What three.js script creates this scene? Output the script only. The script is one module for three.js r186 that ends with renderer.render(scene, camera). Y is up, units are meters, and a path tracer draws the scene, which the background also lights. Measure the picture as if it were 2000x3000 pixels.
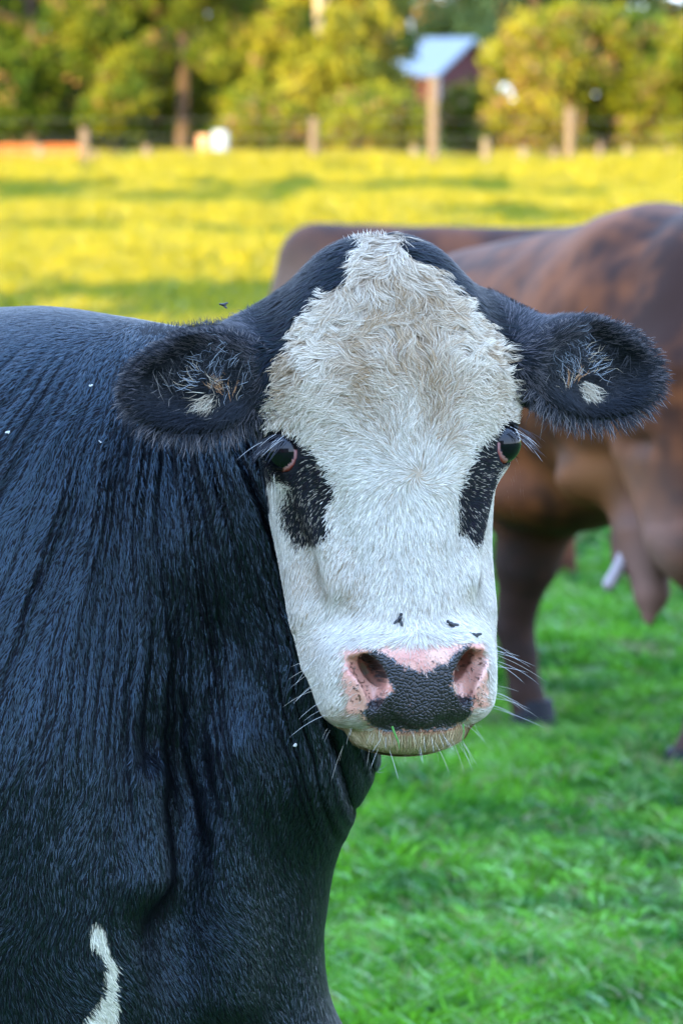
import * as THREE from 'three';
import { mergeGeometries } from 'three/addons/utils/BufferGeometryUtils.js';

// ---------------------------------------------------------------- camera, sky, sun, exposure
const scene = new THREE.Scene();
const EYE = 1.7, FPX = 14250, PITCH = 4.894 * Math.PI / 180;
const camera = new THREE.PerspectiveCamera(2 * Math.atan(1500 / FPX) * 180 / Math.PI, 682 / 1024, 0.1, 2000);
camera.position.set(0, EYE, 0);
camera.rotation.set(-PITCH, 0, 0);
camera.focus = 4.96; camera.userData.fStop = 11;

const SUN = new THREE.Vector3(-0.55, 0.19, 0.85).normalize();
{
  const W = 256, H = 128, d = new Float32Array(W * H * 4);
  for (let j = 0; j < H; j++) for (let i = 0; i < W; i++) {
    const el = (j + 0.5) / H * Math.PI - Math.PI / 2, az = (i + 0.5) / W * Math.PI * 2;
    const h = Math.max(0, Math.sin(el)), t = Math.pow(h, 0.55), o = (j * W + i) * 4;
    const lo = [0.74, 0.86, 0.98], hi = [0.38, 0.66, 1.26];
    for (let c = 0; c < 3; c++) d[o + c] = (lo[c] * (1 - t) + hi[c] * t) * (el < 0 ? 0.5 : 1);
    d[o + 3] = 1;
  }
  const sky = new THREE.DataTexture(d, W, H, THREE.RGBAFormat, THREE.FloatType);
  sky.mapping = THREE.EquirectangularReflectionMapping; sky.magFilter = THREE.LinearFilter; sky.needsUpdate = true;
  scene.background = sky; scene.environment = sky;
}
const sun = new THREE.DirectionalLight(new THREE.Color(1.0, 0.77, 0.32), 3.5);
sun.position.copy(SUN).multiplyScalar(120); sun.target.position.set(0, 0, -20);
sun.castShadow = true; sun.shadow.mapSize.set(2048, 2048);
Object.assign(sun.shadow.camera, { left: -90, right: 90, top: 60, bottom: -60, near: 1, far: 400 });
scene.add(sun, sun.target);
const renderer = new THREE.WebGLRenderer({ antialias: true });
renderer.shadowMap.enabled = true;
renderer.toneMapping = THREE.LinearToneMapping;
renderer.toneMappingExposure = 5.0;

// ---------------------------------------------------------------- helpers
const hyp = (x, y, z = 0) => Math.sqrt(x * x + y * y + z * z);
let seed = 12345;
const rnd = () => { seed = (seed + 0x6D2B79F5) | 0; let t = Math.imul(seed ^ (seed >>> 15), 1 | seed); t = (t + Math.imul(t ^ (t >>> 7), 61 | t)) ^ t; return ((t ^ (t >>> 14)) >>> 0) / 4294967296; };
const rr = (a, b) => a + (b - a) * rnd();
const V = (x, y, z) => new THREE.Vector3(x, y, z);
const lerp = (a, b, t) => a + (b - a) * t, clamp = (x, a = 0, b = 1) => x < a ? a : x > b ? b : x;
const sst = (a, b, x) => { const t = clamp((x - a) / (b - a)); return t * t * (3 - 2 * t); };
function hash3(i, j, k) { let h = Math.imul(i, 374761393) ^ Math.imul(j, 668265263) ^ Math.imul(k, 2147483647 - 1274126177); h = Math.imul(h ^ (h >>> 13), 1274126177); h ^= h >>> 16; return (h >>> 0) / 4294967296; }
function vnoise(x, y, z) {                                   // value noise, -1..1
  const i = Math.floor(x), j = Math.floor(y), k = Math.floor(z); let u = x - i, v = y - j, w = z - k;
  u = u * u * (3 - 2 * u); v = v * v * (3 - 2 * v); w = w * w * (3 - 2 * w);
  const a = lerp(lerp(hash3(i, j, k), hash3(i + 1, j, k), u), lerp(hash3(i, j + 1, k), hash3(i + 1, j + 1, k), u), v);
  const b = lerp(lerp(hash3(i, j, k + 1), hash3(i + 1, j, k + 1), u), lerp(hash3(i, j + 1, k + 1), hash3(i + 1, j + 1, k + 1), u), v);
  return lerp(a, b, w) * 2 - 1;
}
const fbm = (x, y, z) => 0.55 * vnoise(x, y, z) + 0.28 * vnoise(x * 2.1, y * 2.1, z * 2.1) + 0.17 * vnoise(x * 4.3, y * 4.3, z * 4.3);
const cP = Math.cos(PITCH), sP = Math.sin(PITCH);
// a point of the place seen at (px, py) of the 2000 x 3000 photograph, D metres in front of the camera
function at(px, py, D) {
  const a = (px - 1000) / FPX, b = (1500 - py) / FPX;
  const dy = -sP + b * cP, dz = -cP - b * sP, s = D / -dz;
  return [a * s, EYE + dy * s, -D];
}
const used = {};
const numbered = (n) => { used[n] = (used[n] ?? -1) + 1; return used[n] ? `${n}_${String(used[n]).padStart(3, '0')}` : n; };
function tag(o, label, category, group, kind) { o.userData.label = label; if (category) o.userData.category = category; if (group) o.userData.group = group; if (kind) o.userData.kind = kind; return o; }
function thing(name, label, category, group) { const o = new THREE.Group(); o.name = numbered(name); scene.add(o); return tag(o, label, category, group); }
function mesh(name, geo, mat, parent) { const m = new THREE.Mesh(geo, mat); m.name = parent && parent !== scene ? name : numbered(name); m.castShadow = m.receiveShadow = true; (parent ?? scene).add(m); return m; }
const mat = (o) => new THREE.MeshPhysicalMaterial({ roughness: 0.8, ...o });
const rgb = (r, g, b) => new THREE.Color().setRGB(r, g, b);

// signed distances
const smin = (a, b, k) => { const h = Math.max(k - Math.abs(a - b), 0) / k; return Math.min(a, b) - h * h * k * 0.25; };
const smax = (a, b, k) => -smin(-a, -b, k);
const ell = (x, y, z, a, b, c) => { const k0 = hyp(x / a, y / b, z / c), k1 = hyp(x / (a * a), y / (b * b), z / (c * c)); return k0 < 1e-6 ? -Math.min(a, b, c) : k0 * (k0 - 1) / k1; };
function cap(x, y, z, a, b, ra, rb) {
  const bx = b[0] - a[0], by = b[1] - a[1], bz = b[2] - a[2], px = x - a[0], py = y - a[1], pz = z - a[2];
  const h = clamp((px * bx + py * by + pz * bz) / (bx * bx + by * by + bz * bz));
  return hyp(px - bx * h, py - by * h, pz - bz * h) - (ra + (rb - ra) * h);
}
function table(t) { return (y) => { if (y <= t[0][0]) return t[0][1]; for (let i = 1; i < t.length; i++) if (y <= t[i][0]) { const s = (y - t[i - 1][0]) / (t[i][0] - t[i - 1][0]); return lerp(t[i - 1][1], t[i][1], s * s * (3 - 2 * s)); } return t[t.length - 1][1]; }; }

// surface nets over a rectilinear grid, evaluated only near the surface
function axis(parts) { const a = [parts[0][0]]; for (let [lo, hi, h] of parts) { const n = Math.max(1, Math.round((hi - lo) / h)); for (let i = 1; i <= n; i++) a.push(lo + (hi - lo) * i / n); } return Float64Array.from(a); }
function surfaceNet(f, xs, ys, zs, blk = 4) {
  const nx = xs.length, ny = ys.length, nz = zs.length, val = new Float32Array(nx * ny * nz).fill(NaN), cell = new Int32Array(nx * ny * nz).fill(-1);
  const id = (i, j, k) => (k * ny + j) * nx + i;
  const get = (i, j, k) => { const n = id(i, j, k); let v = val[n]; if (v !== v) v = val[n] = f(xs[i], ys[j], zs[k]); return v; };
  const P = [], cells = [];
  for (let bk = 0; bk < nz - 1; bk += blk) for (let bj = 0; bj < ny - 1; bj += blk) for (let bi = 0; bi < nx - 1; bi += blk) {
    const ei = Math.min(bi + blk, nx - 1), ej = Math.min(bj + blk, ny - 1), ek = Math.min(bk + blk, nz - 1);
    const cx = (xs[bi] + xs[ei]) / 2, cy = (ys[bj] + ys[ej]) / 2, cz = (zs[bk] + zs[ek]) / 2;
    const R = hyp(xs[ei] - xs[bi], ys[ej] - ys[bj], zs[ek] - zs[bk]) / 2;
    if (Math.abs(f(cx, cy, cz)) > R * 1.3 + 0.006) continue;
    for (let k = bk; k < ek; k++) for (let j = bj; j < ej; j++) for (let i = bi; i < ei; i++) {
      let s = 0, n = 0, x = 0, y = 0, z = 0; const c = [];
      for (let q = 0; q < 8; q++) { const v = get(i + (q & 1), j + ((q >> 1) & 1), k + (q >> 2)); c.push(v); if (v < 0) s++; }
      if (s === 0 || s === 8) continue;
      for (let q = 0; q < 8; q++) for (let b = 1; b < 8; b <<= 1) if (!(q & b) && (c[q] < 0) !== (c[q | b] < 0)) {
        const t = c[q] / (c[q] - c[q | b]);
        x += (q & 1) + (b === 1 ? t : 0); y += ((q >> 1) & 1) + (b === 2 ? t : 0); z += (q >> 2) + (b === 4 ? t : 0); n++;
      }
      x /= n; y /= n; z /= n; cell[id(i, j, k)] = P.length / 3; cells.push(i, j, k);
      P.push(lerp(xs[i], xs[i + 1], x), lerp(ys[j], ys[j + 1], y), lerp(zs[k], zs[k + 1], z));
    }
  }
  const I = [];
  const quad = (a, b, c, d, flip) => { if (a < 0 || b < 0 || c < 0 || d < 0) return; flip ? I.push(a, c, b, a, d, c) : I.push(a, b, c, a, c, d); };
  for (let q = 0; q < cells.length; q += 3) {
    const i = cells[q], j = cells[q + 1], k = cells[q + 2]; if (!i || !j || !k) continue;
    const v0 = get(i, j, k) < 0, C = (a, b, c) => cell[id(i - a, j - b, k - c)];
    if (v0 !== (get(i + 1, j, k) < 0)) quad(C(0, 0, 0), C(0, 1, 0), C(0, 1, 1), C(0, 0, 1), !v0);
    if (v0 !== (get(i, j + 1, k) < 0)) quad(C(0, 0, 0), C(0, 0, 1), C(1, 0, 1), C(1, 0, 0), !v0);
    if (v0 !== (get(i, j, k + 1) < 0)) quad(C(0, 0, 0), C(1, 0, 0), C(1, 1, 0), C(0, 1, 0), !v0);
  }
  const N = new Float32Array(P.length), pos = Float32Array.from(P), e = 0.0012;
  for (let v = 0; v < P.length; v += 3) {
    for (let it = 0; it < 2; it++) {
      const [x, y, z] = [pos[v], pos[v + 1], pos[v + 2]];
      const a = f(x + e, y - e, z - e), b = f(x - e, y - e, z + e), c = f(x - e, y + e, z - e), d = f(x + e, y + e, z + e);
      let gx = a - b - c + d, gy = -a - b + c + d, gz = -a + b - c + d; const l = hyp(gx, gy, gz) || 1; gx /= l; gy /= l; gz /= l;
      N[v] = gx; N[v + 1] = gy; N[v + 2] = gz;
      if (it === 0) { const s = clamp((a + b + c + d) / 4 / Math.max(0.5, l / (4 * e)), -0.002, 0.002); pos[v] -= gx * s; pos[v + 1] -= gy * s; pos[v + 2] -= gz * s; }
    }
  }
  return { pos, N, I };
}
function toGeo(pos, N, col, I) {
  const g = new THREE.BufferGeometry();
  g.setAttribute('position', new THREE.BufferAttribute(pos, 3)); g.setAttribute('normal', new THREE.BufferAttribute(N, 3));
  if (col) g.setAttribute('color', new THREE.BufferAttribute(col, 3)); g.setIndex(I); return g;
}
const T0 = Date.now();
// ---------------------------------------------------------------- terrain
const ground = (x, z) => { const d = -z; return 0.44 * sst(16, 82, d) + 0.10 * sst(80, 260, d) + 0.03 * vnoise(x * 0.35, 3, z * 0.35) * sst(9, 16, d) + 0.015 * vnoise(x * 1.7, 9, z * 1.7); };

// ---------------------------------------------------------------- the black cow: one surface
const YAW = 11 * Math.PI / 180, ROLL = 2.2 * Math.PI / 180, PZ = 0.015, HP = at(1144, 1316, 5.0);
const HM = new THREE.Matrix4().makeBasis(V(1, 0, 0), V(0, cP, -sP), V(0, sP, cP)).multiply(new THREE.Matrix4().makeRotationY(YAW)).multiply(new THREE.Matrix4().makeRotationZ(ROLL));
const h = HM.elements;                                         // columns: h[0..2] local x, h[4..6] local y, h[8..10] local z
const toHead = (x, y, z) => { x -= HP[0]; y -= HP[1]; z -= HP[2]; return [x * h[0] + y * h[1] + z * h[2], x * h[4] + y * h[5] + z * h[6], x * h[8] + y * h[9] + z * h[10] + PZ]; };
const fromHead = (x, y, z) => { z -= PZ; return [HP[0] + x * h[0] + y * h[4] + z * h[8], HP[1] + x * h[1] + y * h[5] + z * h[9], HP[2] + x * h[2] + y * h[6] + z * h[10]]; };
const dirHead = (x, y, z) => [x * h[0] + y * h[4] + z * h[8], x * h[1] + y * h[5] + z * h[9], x * h[2] + y * h[6] + z * h[10]];
const dirToHead = (x, y, z) => [x * h[0] + y * h[1] + z * h[2], x * h[4] + y * h[5] + z * h[6], x * h[8] + y * h[9] + z * h[10]];

const faceW = table([[-0.21, 0.082], [-0.16, 0.071], [-0.11, 0.070], [-0.06, 0.078], [0, 0.094], [0.08, 0.112]]);
const faceF = table([[-0.22, 0.103], [-0.16, 0.096], [-0.1, 0.092], [-0.05, 0.089], [0.02, 0.087], [0.1, 0.083]]);
const EYEC = [0.1125, 0.002, 0.029], ER = 0.0215;
const ED = (() => { const v = V(0.60, -0.04, 0.80).normalize(); return [v.x, v.y, v.z]; })();      // where the lids open
const EH = (() => { const v = V(...ED).cross(V(0.30, 1, 0)).normalize(); return [v.x, v.y, v.z]; })();   // along the slit
const EV = (() => { const v = V(...EH).cross(V(...ED)).normalize(); return [v.x, v.y, v.z]; })();
const EAR = { c: [0.205, 0.068, 0.01], tilt: -0.10 };
function earLocal(ax, y, z) {                                   // along the ear, across it, out of the cup
  const dx = ax - EAR.c[0], dy = y - EAR.c[1], dz = z - EAR.c[2], ct = Math.cos(EAR.tilt), st = Math.sin(EAR.tilt);
  const u = dx * ct + dy * st, v = -dx * st + dy * ct;
  const a = 0.30; return [u * Math.cos(a) - dz * Math.sin(a), v, u * Math.sin(a) + dz * Math.cos(a)];
}
const EX = 0.012, earX = (x) => Math.abs(x - EX);
function earF(ax, y, z) {
  let [u, v, w] = earLocal(ax, y, z); v += 0.005 * vnoise(u * 30, y * 20, ax * 9 + 3); w += 0.004 * vnoise(u * 34, v * 34, 7); u *= 1.09; v *= 1.09;
  const vv = v - 0.008 * Math.cos(u * 18), wide = 0.058 * (1 - 0.10 * (u / 0.09));
  let d = ell(u, vv, w + 0.012, 0.089, wide, 0.042);
  d = smax(d, -ell(u + 0.002, vv - 0.002, w - 0.016, 0.078, wide - 0.010, 0.036), 0.020);
  const stalk = cap(ax, y, z, [0.095, 0.108, -0.035], [0.165, 0.083, -0.015], 0.045, 0.032);
  return smin(d, stalk, 0.035);
}
function headF(x, y, z) {
  const ax = Math.abs(x);
  let d = ell(x, y - 0.05, z, 0.131, 0.162, 0.088);
  d = smin(d, ell(x, y - 0.180, z + 0.02, 0.052, 0.028, 0.05), 0.05);
  d = smin(d, cap(ax, y, z, [0.02, 0.155, -0.035], [0.135, 0.100, -0.045], 0.045, 0.042), 0.03);
  const W = faceW(y), F = faceF(y), B = -0.10, cz = (F + B) / 2, hz = (F - B) / 2, q = Math.pow(Math.pow(ax / W, 2.4) + Math.pow(Math.abs(z - cz) / hz, 2.4), 1 / 2.4);
  let l = (q - 1) * Math.min(W, hz); l = smax(l, Math.max(-0.235 - y, y - 0.09), 0.03);
  d = smin(d, l, 0.03);
  d = smin(d, cap(ax, y, z, [0.077, 0.01, -0.078], [0.075, -0.165, 0.000], 0.038, 0.031), 0.05);      // cheek and jaw
  d = smin(d, cap(0, y, z, [0, 0.0, -0.09], [0, -0.22, 0.02], 0.055, 0.045) + ax * 0.5, 0.02);
  d = smin(d, cap(ax, y, z, [0.084, -0.035, 0.032], [0.060, -0.13, 0.050], 0.018, 0.018), 0.018);      // facial crest
  const mq = Math.pow(Math.pow(ax / 0.090, 3.4) + Math.pow(Math.abs(y + 0.237) / 0.053, 3.4) + Math.pow(Math.abs(z - 0.045) / 0.074, 2.5), 1 / 2.6);
  d = smin(d, (mq - 1) * 0.055, 0.030);                                                                // muzzle
  d = smin(d, ell(ax - 0.040, y + 0.222, z - 0.105, 0.030, 0.032, 0.017), 0.014);                      // nostril wings
  d = smin(d, ell(x, y + 0.236, z - 0.112, 0.026, 0.046, 0.012), 0.014);                               // nose pad
  d = smin(d, ell(x, y + 0.278, z - 0.048, 0.067, 0.0355, 0.060), 0.005);                              // lower lip and chin
  d = smin(d, ell(ax - 0.096, y - 0.004, z - 0.013, 0.034, 0.034, 0.034), 0.020);                      // orbit
  d = smin(d, cap(ax, y, z, [0.084, 0.036, 0.042], [0.120, 0.024, 0.018], 0.014, 0.012), 0.012);       // brow
  // nostril: a comma that runs from the outer top down to the middle
  { const px = ax - 0.050, py = y + 0.229, pz = z - 0.115, u = -px * 0.50 - py * 0.866, v = -px * 0.866 + py * 0.50;
    d = smax(d, -ell(u, v + 14 * u * u, pz, 0.030, 0.0125, 0.020), 0.007);
    d = smax(d, -ell(u + 0.004, v - 0.006, pz + 0.012, 0.020, 0.008, 0.036), 0.005); }
  // eye opening
  { const px = ax - EYEC[0], py = y - EYEC[1], pz = z - EYEC[2];
    d = smax(d, -(hyp(px, py, pz) - ER - 0.0004), 0.002);
    const a = px * EH[0] + py * EH[1] + pz * EH[2], b = px * EV[0] + py * EV[1] + pz * EV[2], c = px * ED[0] + py * ED[1] + pz * ED[2] - 0.02;
    d = smax(d, -ell(a, b + 0.0024, c, 0.0190, 0.0112, 0.024), 0.004); }
  return smin(d, earF(earX(x), y, z), 0.025);
}
const FOLD = at(440, 620, 5.15), P = (x, y, D) => at(x, y, D);
const NECK = [
  [P(1100, 1115, 5.16), P(480, 1230, 5.30), 0.076, 0.092], [P(1080, 1430, 5.18), P(430, 1620, 5.30), 0.11, 0.16],
  [P(930, 1950, 5.19), P(600, 2230, 5.30), 0.09, 0.16], [P(826, 2260, 5.2), P(712, 2730, 5.24), 0.076, 0.040],
  [P(710, 2760, 5.24), P(735, 3080, 5.28), 0.042, 0.108], [P(460, 2450, 5.28), P(460, 3050, 5.3), 0.12, 0.13]];
const TORSO = [
  [[-0.345, 1.283, -5.36], [-1.05, 1.24, -5.58], 0.185, 0.20], [[-1.05, 1.24, -5.58], [-1.75, 1.25, -5.84], 0.20, 0.17],
  [[-0.42, 1.02, -5.36], [-0.95, 0.92, -5.55], 0.29, 0.36], [[-0.95, 0.92, -5.55], [-1.6, 0.98, -5.78], 0.36, 0.30],
  [[-0.30, 0.82, -5.33], [-0.75, 0.74, -5.48], 0.22, 0.24], [[-1.6, 1.12, -5.78], [-1.95, 1.08, -5.9], 0.28, 0.2]];
const LEGS = [];
for (const [x, z, s] of [[-0.34, -5.20, 1], [-0.22, -5.50, 1]]) LEGS.push([[x, 0.98, z], [x + 0.02, 0.72, z], 0.15, 0.105], [[x + 0.02, 0.72, z], [x + 0.03, 0.43, z], 0.10, 0.058], [[x + 0.03, 0.43, z], [x + 0.02, 0.15, z], 0.056, 0.038], [[x + 0.02, 0.15, z], [x + 0.04, 0.06, z], 0.042, 0.05]);
for (const [x, z] of [[-1.82, -5.68], [-1.70, -6.0]]) LEGS.push([[x, 0.98, z], [x + 0.06, 0.74, z], 0.19, 0.13], [[x + 0.06, 0.74, z], [x - 0.12, 0.50, z], 0.10, 0.058], [[x - 0.12, 0.50, z], [x - 0.09, 0.14, z], 0.055, 0.04], [[x - 0.09, 0.14, z], [x - 0.06, 0.06, z], 0.042, 0.05]);
const TAIL = [[-2.13, 1.22, -5.98], [-2.22, 0.95, -6.0], [-2.2, 0.55, -6.0]];
function bodyF(x, y, z) {
  let d = 1e3;
  const near = x > -0.75;
  if (near) for (const [a, b, ra, rb] of NECK) d = smin(d, cap(x, y, z, a, b, ra, rb), 0.11);
  if (near) d = smin(d, ell(x + 0.36, y - 1.06, z + 5.24, 0.17, 0.29, 0.15), 0.12);              // shoulder blade
  if (near) d = smin(d, ell(x + 0.32, y - 0.82, z + 5.18, 0.11, 0.24, 0.10), 0.14);              // point of the shoulder
  if (x < 0) for (const [a, b, ra, rb] of TORSO) d = smin(d, cap(x, y, z, a, b, ra, rb), 0.10);
  if (y < 1.2 && x < 0.1) for (const [a, b, ra, rb] of LEGS) if (near === (a[0] > -1)) d = smin(d, cap(x, y, z, a, b, ra, rb), 0.05);
  if (x < -1.8) { d = smin(d, cap(x, y, z, TAIL[0], TAIL[1], 0.04, 0.022), 0.06); d = smin(d, cap(x, y, z, TAIL[1], TAIL[2], 0.022, 0.035), 0.02); }
  return d;
}
const onBody = (px, py) => { let D = 4.7; for (let k = 0; k < 300; k++) { const p = at(px, py, D), f = bodyF(...p); if (f < 0.0005) return p; D += Math.max(0.001, f * 0.7); } return at(px, py, 5.2); };
const HOLLOW = [[530, 2540, 0.034, 0.13, 0.030]].map(([x, y, a, b, e]) => [onBody(x, y), a, b, e]);
const RIDGE = [[690, 2200, 650, 2900], [430, 2300, 425, 2560]].map(([x0, y0, x1, y1]) => { const a = onBody(x0, y0), b = onBody(x1, y1); a[2] -= 0.018; b[2] -= 0.018; return [a, b, 0.022, 0.026]; });
function wrinkle(x, y, z) {
  if (z < -5.34 || x < -0.7 || x > 0.16 || y < 0.66 || y > 1.46) return 0;
  const dx = x - FOLD[0], dy = FOLD[1] - y, phi = Math.atan2(dx, dy), r = hyp(dx, dy);
  const m = sst(0.84, 1.02, y) * (1 - sst(1.36, 1.45, y)) * sst(-0.62, -0.42, x);
  if (m <= 0) return 0;
  const w = phi + 0.022 * vnoise(r * 9, phi * 6, 2) + 0.004 * vnoise(r * 30, phi * 20, 5);
  const a = Math.abs(vnoise(w * 34, r * 2.2, 1.5)), b = Math.abs(vnoise(w * 72, r * 4, 7.5)), c = Math.abs(vnoise(w * 13, r * 1.2, 3.5));
  const crease = (t, s) => 1 - Math.min(1, t * s);
  const on = clamp(0.62 + 0.7 * vnoise(r * 5, phi * 11, 11));
  return -m * 1.45 * (0.0044 * crease(a, 3.2) * on + 0.0032 * crease(b, 2.4) * (0.7 + 0.3 * vnoise(r * 7, phi * 15, 21)) + 0.007 * crease(c, 2.2) * on * sst(-0.25, 0.05, phi));
}
function cowF(x, y, z) {
  let d = bodyF(x, y, z);
  if (d < 0.05 && x > -0.75) {
    for (const [c, a, b, e] of HOLLOW) if (Math.abs(x - c[0]) < a + 0.1 && Math.abs(y - c[1]) < b + 0.1) d = smax(d, -ell(x - c[0], y - c[1], z - c[2], a, b, e), 0.045);
    for (const [a, b, ra, rb] of RIDGE) d = smin(d, cap(x, y, z, a, b, ra, rb), 0.045);
    if (d > -0.03) d -= wrinkle(x, y, z);
  }
  const r = hyp(x - HP[0], y - HP[1], z - HP[2]);
  if (r < 0.5) { const [lx, ly, lz] = toHead(x, y, z); d = smin(d, headF(lx, ly, lz), 0.03); }
  return d;
}
console.log(((Date.now()-T0)/1000).toFixed(1), 'net');
const cow = surfaceNet(cowF, axis([[-2.4, -0.62, 0.018], [-0.62, -0.4, 0.007], [-0.4, -0.25, 0.0036], [-0.25, 0.36, 0.003]]), axis([[-0.02, 0.6, 0.016], [0.6, 0.7, 0.007], [0.7, 1.0, 0.0036], [1.0, 1.6, 0.003]]), axis([[-6.35, -5.5, 0.018], [-5.5, -5.2, 0.008], [-5.2, -5.1, 0.0045], [-5.1, -4.82, 0.003]]));
console.log(((Date.now()-T0)/1000).toFixed(1), 'cow verts', cow.pos.length / 3, 'tris', cow.I.length / 3);

// what the coat is made of at a place: colours are those of the hair and skin
const POLY = (pts) => (x, y) => { let c = false; for (let i = 0, j = pts.length - 1; i < pts.length; j = i++) if ((pts[i][1] > y) !== (pts[j][1] > y) && x < (pts[j][0] - pts[i][0]) * (y - pts[i][1]) / (pts[j][1] - pts[i][1]) + pts[i][0]) c = !c; return c; };
const whiteHalf = table([[-0.32, 0.2], [0.0, 0.2], [0.05, 0.126], [0.085, 0.118], [0.115, 0.106], [0.14, 0.092], [0.16, 0.068], [0.178, 0.044], [0.195, 0.027], [0.212, 0.015]]);
const BLAZE = [[288, 2712, 20], [308, 2765, 20], [322, 2820, 12], [322, 2880, 15], [310, 2940, 28], [290, 3005, 46], [272, 3120, 70]].map(([x, y, w]) => { const p = at(x, y, 5.08); return [p[0], p[1], w / 2800]; });
// nose pad: black in the middle, a black upper lip of the nostrils, a foot under each nostril
const padTop = table([[0, -0.226], [0.012, -0.223], [0.024, -0.216], [0.034, -0.205], [0.045, -0.203], [0.06, -0.203]]);
function noseKind(x, y) {                                       // 2 black pad, 1 pink skin, 0 hair
  const ax = Math.abs(x), n = 0.0022 * vnoise(x * 300, y * 300, 3) + 0.002 * vnoise(x * 120, y * 120, 8);
  if (y < -0.2875 || y > -0.185) return 0;
  const top = padTop(ax) + n * 1.4 + (x > 0.02 && x < 0.034 ? -0.004 : 0);
  const waist = y > -0.245 ? 0.056 - 0.30 * (-0.205 - y) * (y > -0.228 ? 0.95 : 1) : 0;
  if (y < top && y > -0.238 && ax < Math.max(0.030, lerp(0.054, 0.036, clamp((-0.207 - y) / 0.022))) + n) return 2;
  if (y <= -0.238 && ax < lerp(0.031, 0.056, sst(-0.246, -0.256, y)) + n - 10 * Math.max(0, -0.272 - y) * Math.max(0, -0.272 - y) * 10) return 2;
  if (ax < 0.074 + n * 2 && y > -0.266 && y < -0.198) return 1;
  if (ax < 0.036 + n && y >= -0.25 && y < -0.199 + n) return 1;
  return 0;
}
function eyeAB(lx, ly, lz) { const px = Math.abs(lx) - EYEC[0], py = ly - EYEC[1], pz = lz - EYEC[2]; return [px * EH[0] + py * EH[1] + pz * EH[2], px * EV[0] + py * EV[1] + pz * EV[2], px * ED[0] + py * ED[1] + pz * ED[2]]; }
const PATCH = [[[-0.140, 0.024], [-0.118, 0.030], [-0.098, 0.016], [-0.085, -0.004], [-0.072, -0.030], [-0.071, -0.045], [-0.077, -0.064], [-0.073, -0.082], [-0.084, -0.093], [-0.100, -0.094], [-0.107, -0.080], [-0.110, -0.058], [-0.113, -0.030], [-0.145, -0.016]],
  [[0.140, 0.026], [0.112, 0.030], [0.080, 0.000], [0.059, -0.030], [0.054, -0.056], [0.058, -0.088], [0.078, -0.102], [0.093, -0.078], [0.101, -0.046], [0.110, -0.026], [0.145, -0.014]]].map(POLY);
function patchMask(lx, ly) {                                    // the dark patch that runs down from each eye
  const x = lx + 0.003 * vnoise(lx * 110, ly * 110, 4) + 0.003 * vnoise(lx * 45, ly * 45, 7), y = ly + 0.003 * vnoise(lx * 110, ly * 110, 14);
  return PATCH[lx < 0 ? 0 : 1](x, y);
}
function kindAt(x, y, z) {                                      // region of the coat
  const r = hyp(x - HP[0], y - HP[1], z - HP[2]);
  if (r < 0.5) {
    const [lx, ly, lz] = toHead(x, y, z), ax = Math.abs(lx);
    const head = headF(lx, ly, lz);
    if (head < 0.012) {
      if (ax > 0.128 && earF(earX(lx), ly, lz) < 0.012 && ly > 0.0 && lz < 0.06) return { k: 'ear', lx, ly, lz };
      const [a, b, c] = eyeAB(lx, ly, lz);
      if (c > 0.004 && (a / 0.0285) ** 2 + (b / 0.0255) ** 2 < 1) return { k: 'lid', lx, ly, lz };
      const nk = lz > 0.07 ? noseKind(lx, ly) : 0;
      if (nk) return { k: nk === 2 ? 'pad' : 'pink', lx, ly, lz };
      const n = 0.008 * vnoise(lx * 45, ly * 45, 6) + 0.004 * vnoise(lx * 140, ly * 140, 16);
      if (ax < whiteHalf(ly) + n && lz > (ly > 0.05 ? -0.020 : -0.055) + 0.35 * Math.max(0, ly - 0.14) + n) return { k: patchMask(lx, ly) ? 'patch' : ly < -0.283 && lz < 0.112 ? 'chin' : 'face', lx, ly, lz };
      return { k: ly > 0.02 ? 'poll' : 'coat', lx, ly, lz };
    }
  }
  for (let i = 0; i < BLAZE.length - 1; i++) {
    const [ax, ay, aw] = BLAZE[i], [bx, by, bw] = BLAZE[i + 1], t = clamp(((x - ax) * (bx - ax) + (y - ay) * (by - ay)) / ((bx - ax) ** 2 + (by - ay) ** 2));
    if (z > -5.28 && hyp(x - lerp(ax, bx, t), y - lerp(ay, by, t)) < lerp(aw, bw, t) + 0.004 * vnoise(x * 90, y * 60, 1)) return { k: 'blaze' };
  }
  return { k: 'coat' };
}
const BLACK = [0.003, 0.004, 0.006], CREAM = [0.88, 0.82, 0.70], TAN = [0.38, 0.25, 0.13], PINK = [0.66, 0.30, 0.25];
function tanAmount(lx, ly) {                                    // where the white hair is stained tan, as in the photograph
  const g = (x, y, sx, sy) => Math.exp(-(((lx - x) / sx) ** 2) - (((ly - y) / sy) ** 2));
  let t = 0.85 * g(-0.03, 0.07, 0.018, 0.06) + 0.95 * g(0.005, 0.15, 0.05, 0.035) + 0.7 * g(0.035, 0.03, 0.02, 0.05) + 0.55 * g(-0.11, 0.075, 0.018, 0.025) + 0.45 * g(0.02, 0.09, 0.03, 0.05) + 0.5 * g(-0.065, -0.125, 0.02, 0.03) + 0.35 * g(-0.10, -0.13, 0.015, 0.06) + 0.6 * g(-0.07, -0.268, 0.04, 0.014) + 0.35 * g(0.0, -0.197, 0.05, 0.008) + 0.4 * g(0.1, 0.07, 0.014, 0.05);
  return clamp(t + 0.22 * vnoise(lx * 70, ly * 40, 12));
}
const mix3 = (a, b, t) => [lerp(a[0], b[0], t), lerp(a[1], b[1], t), lerp(a[2], b[2], t)];
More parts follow.
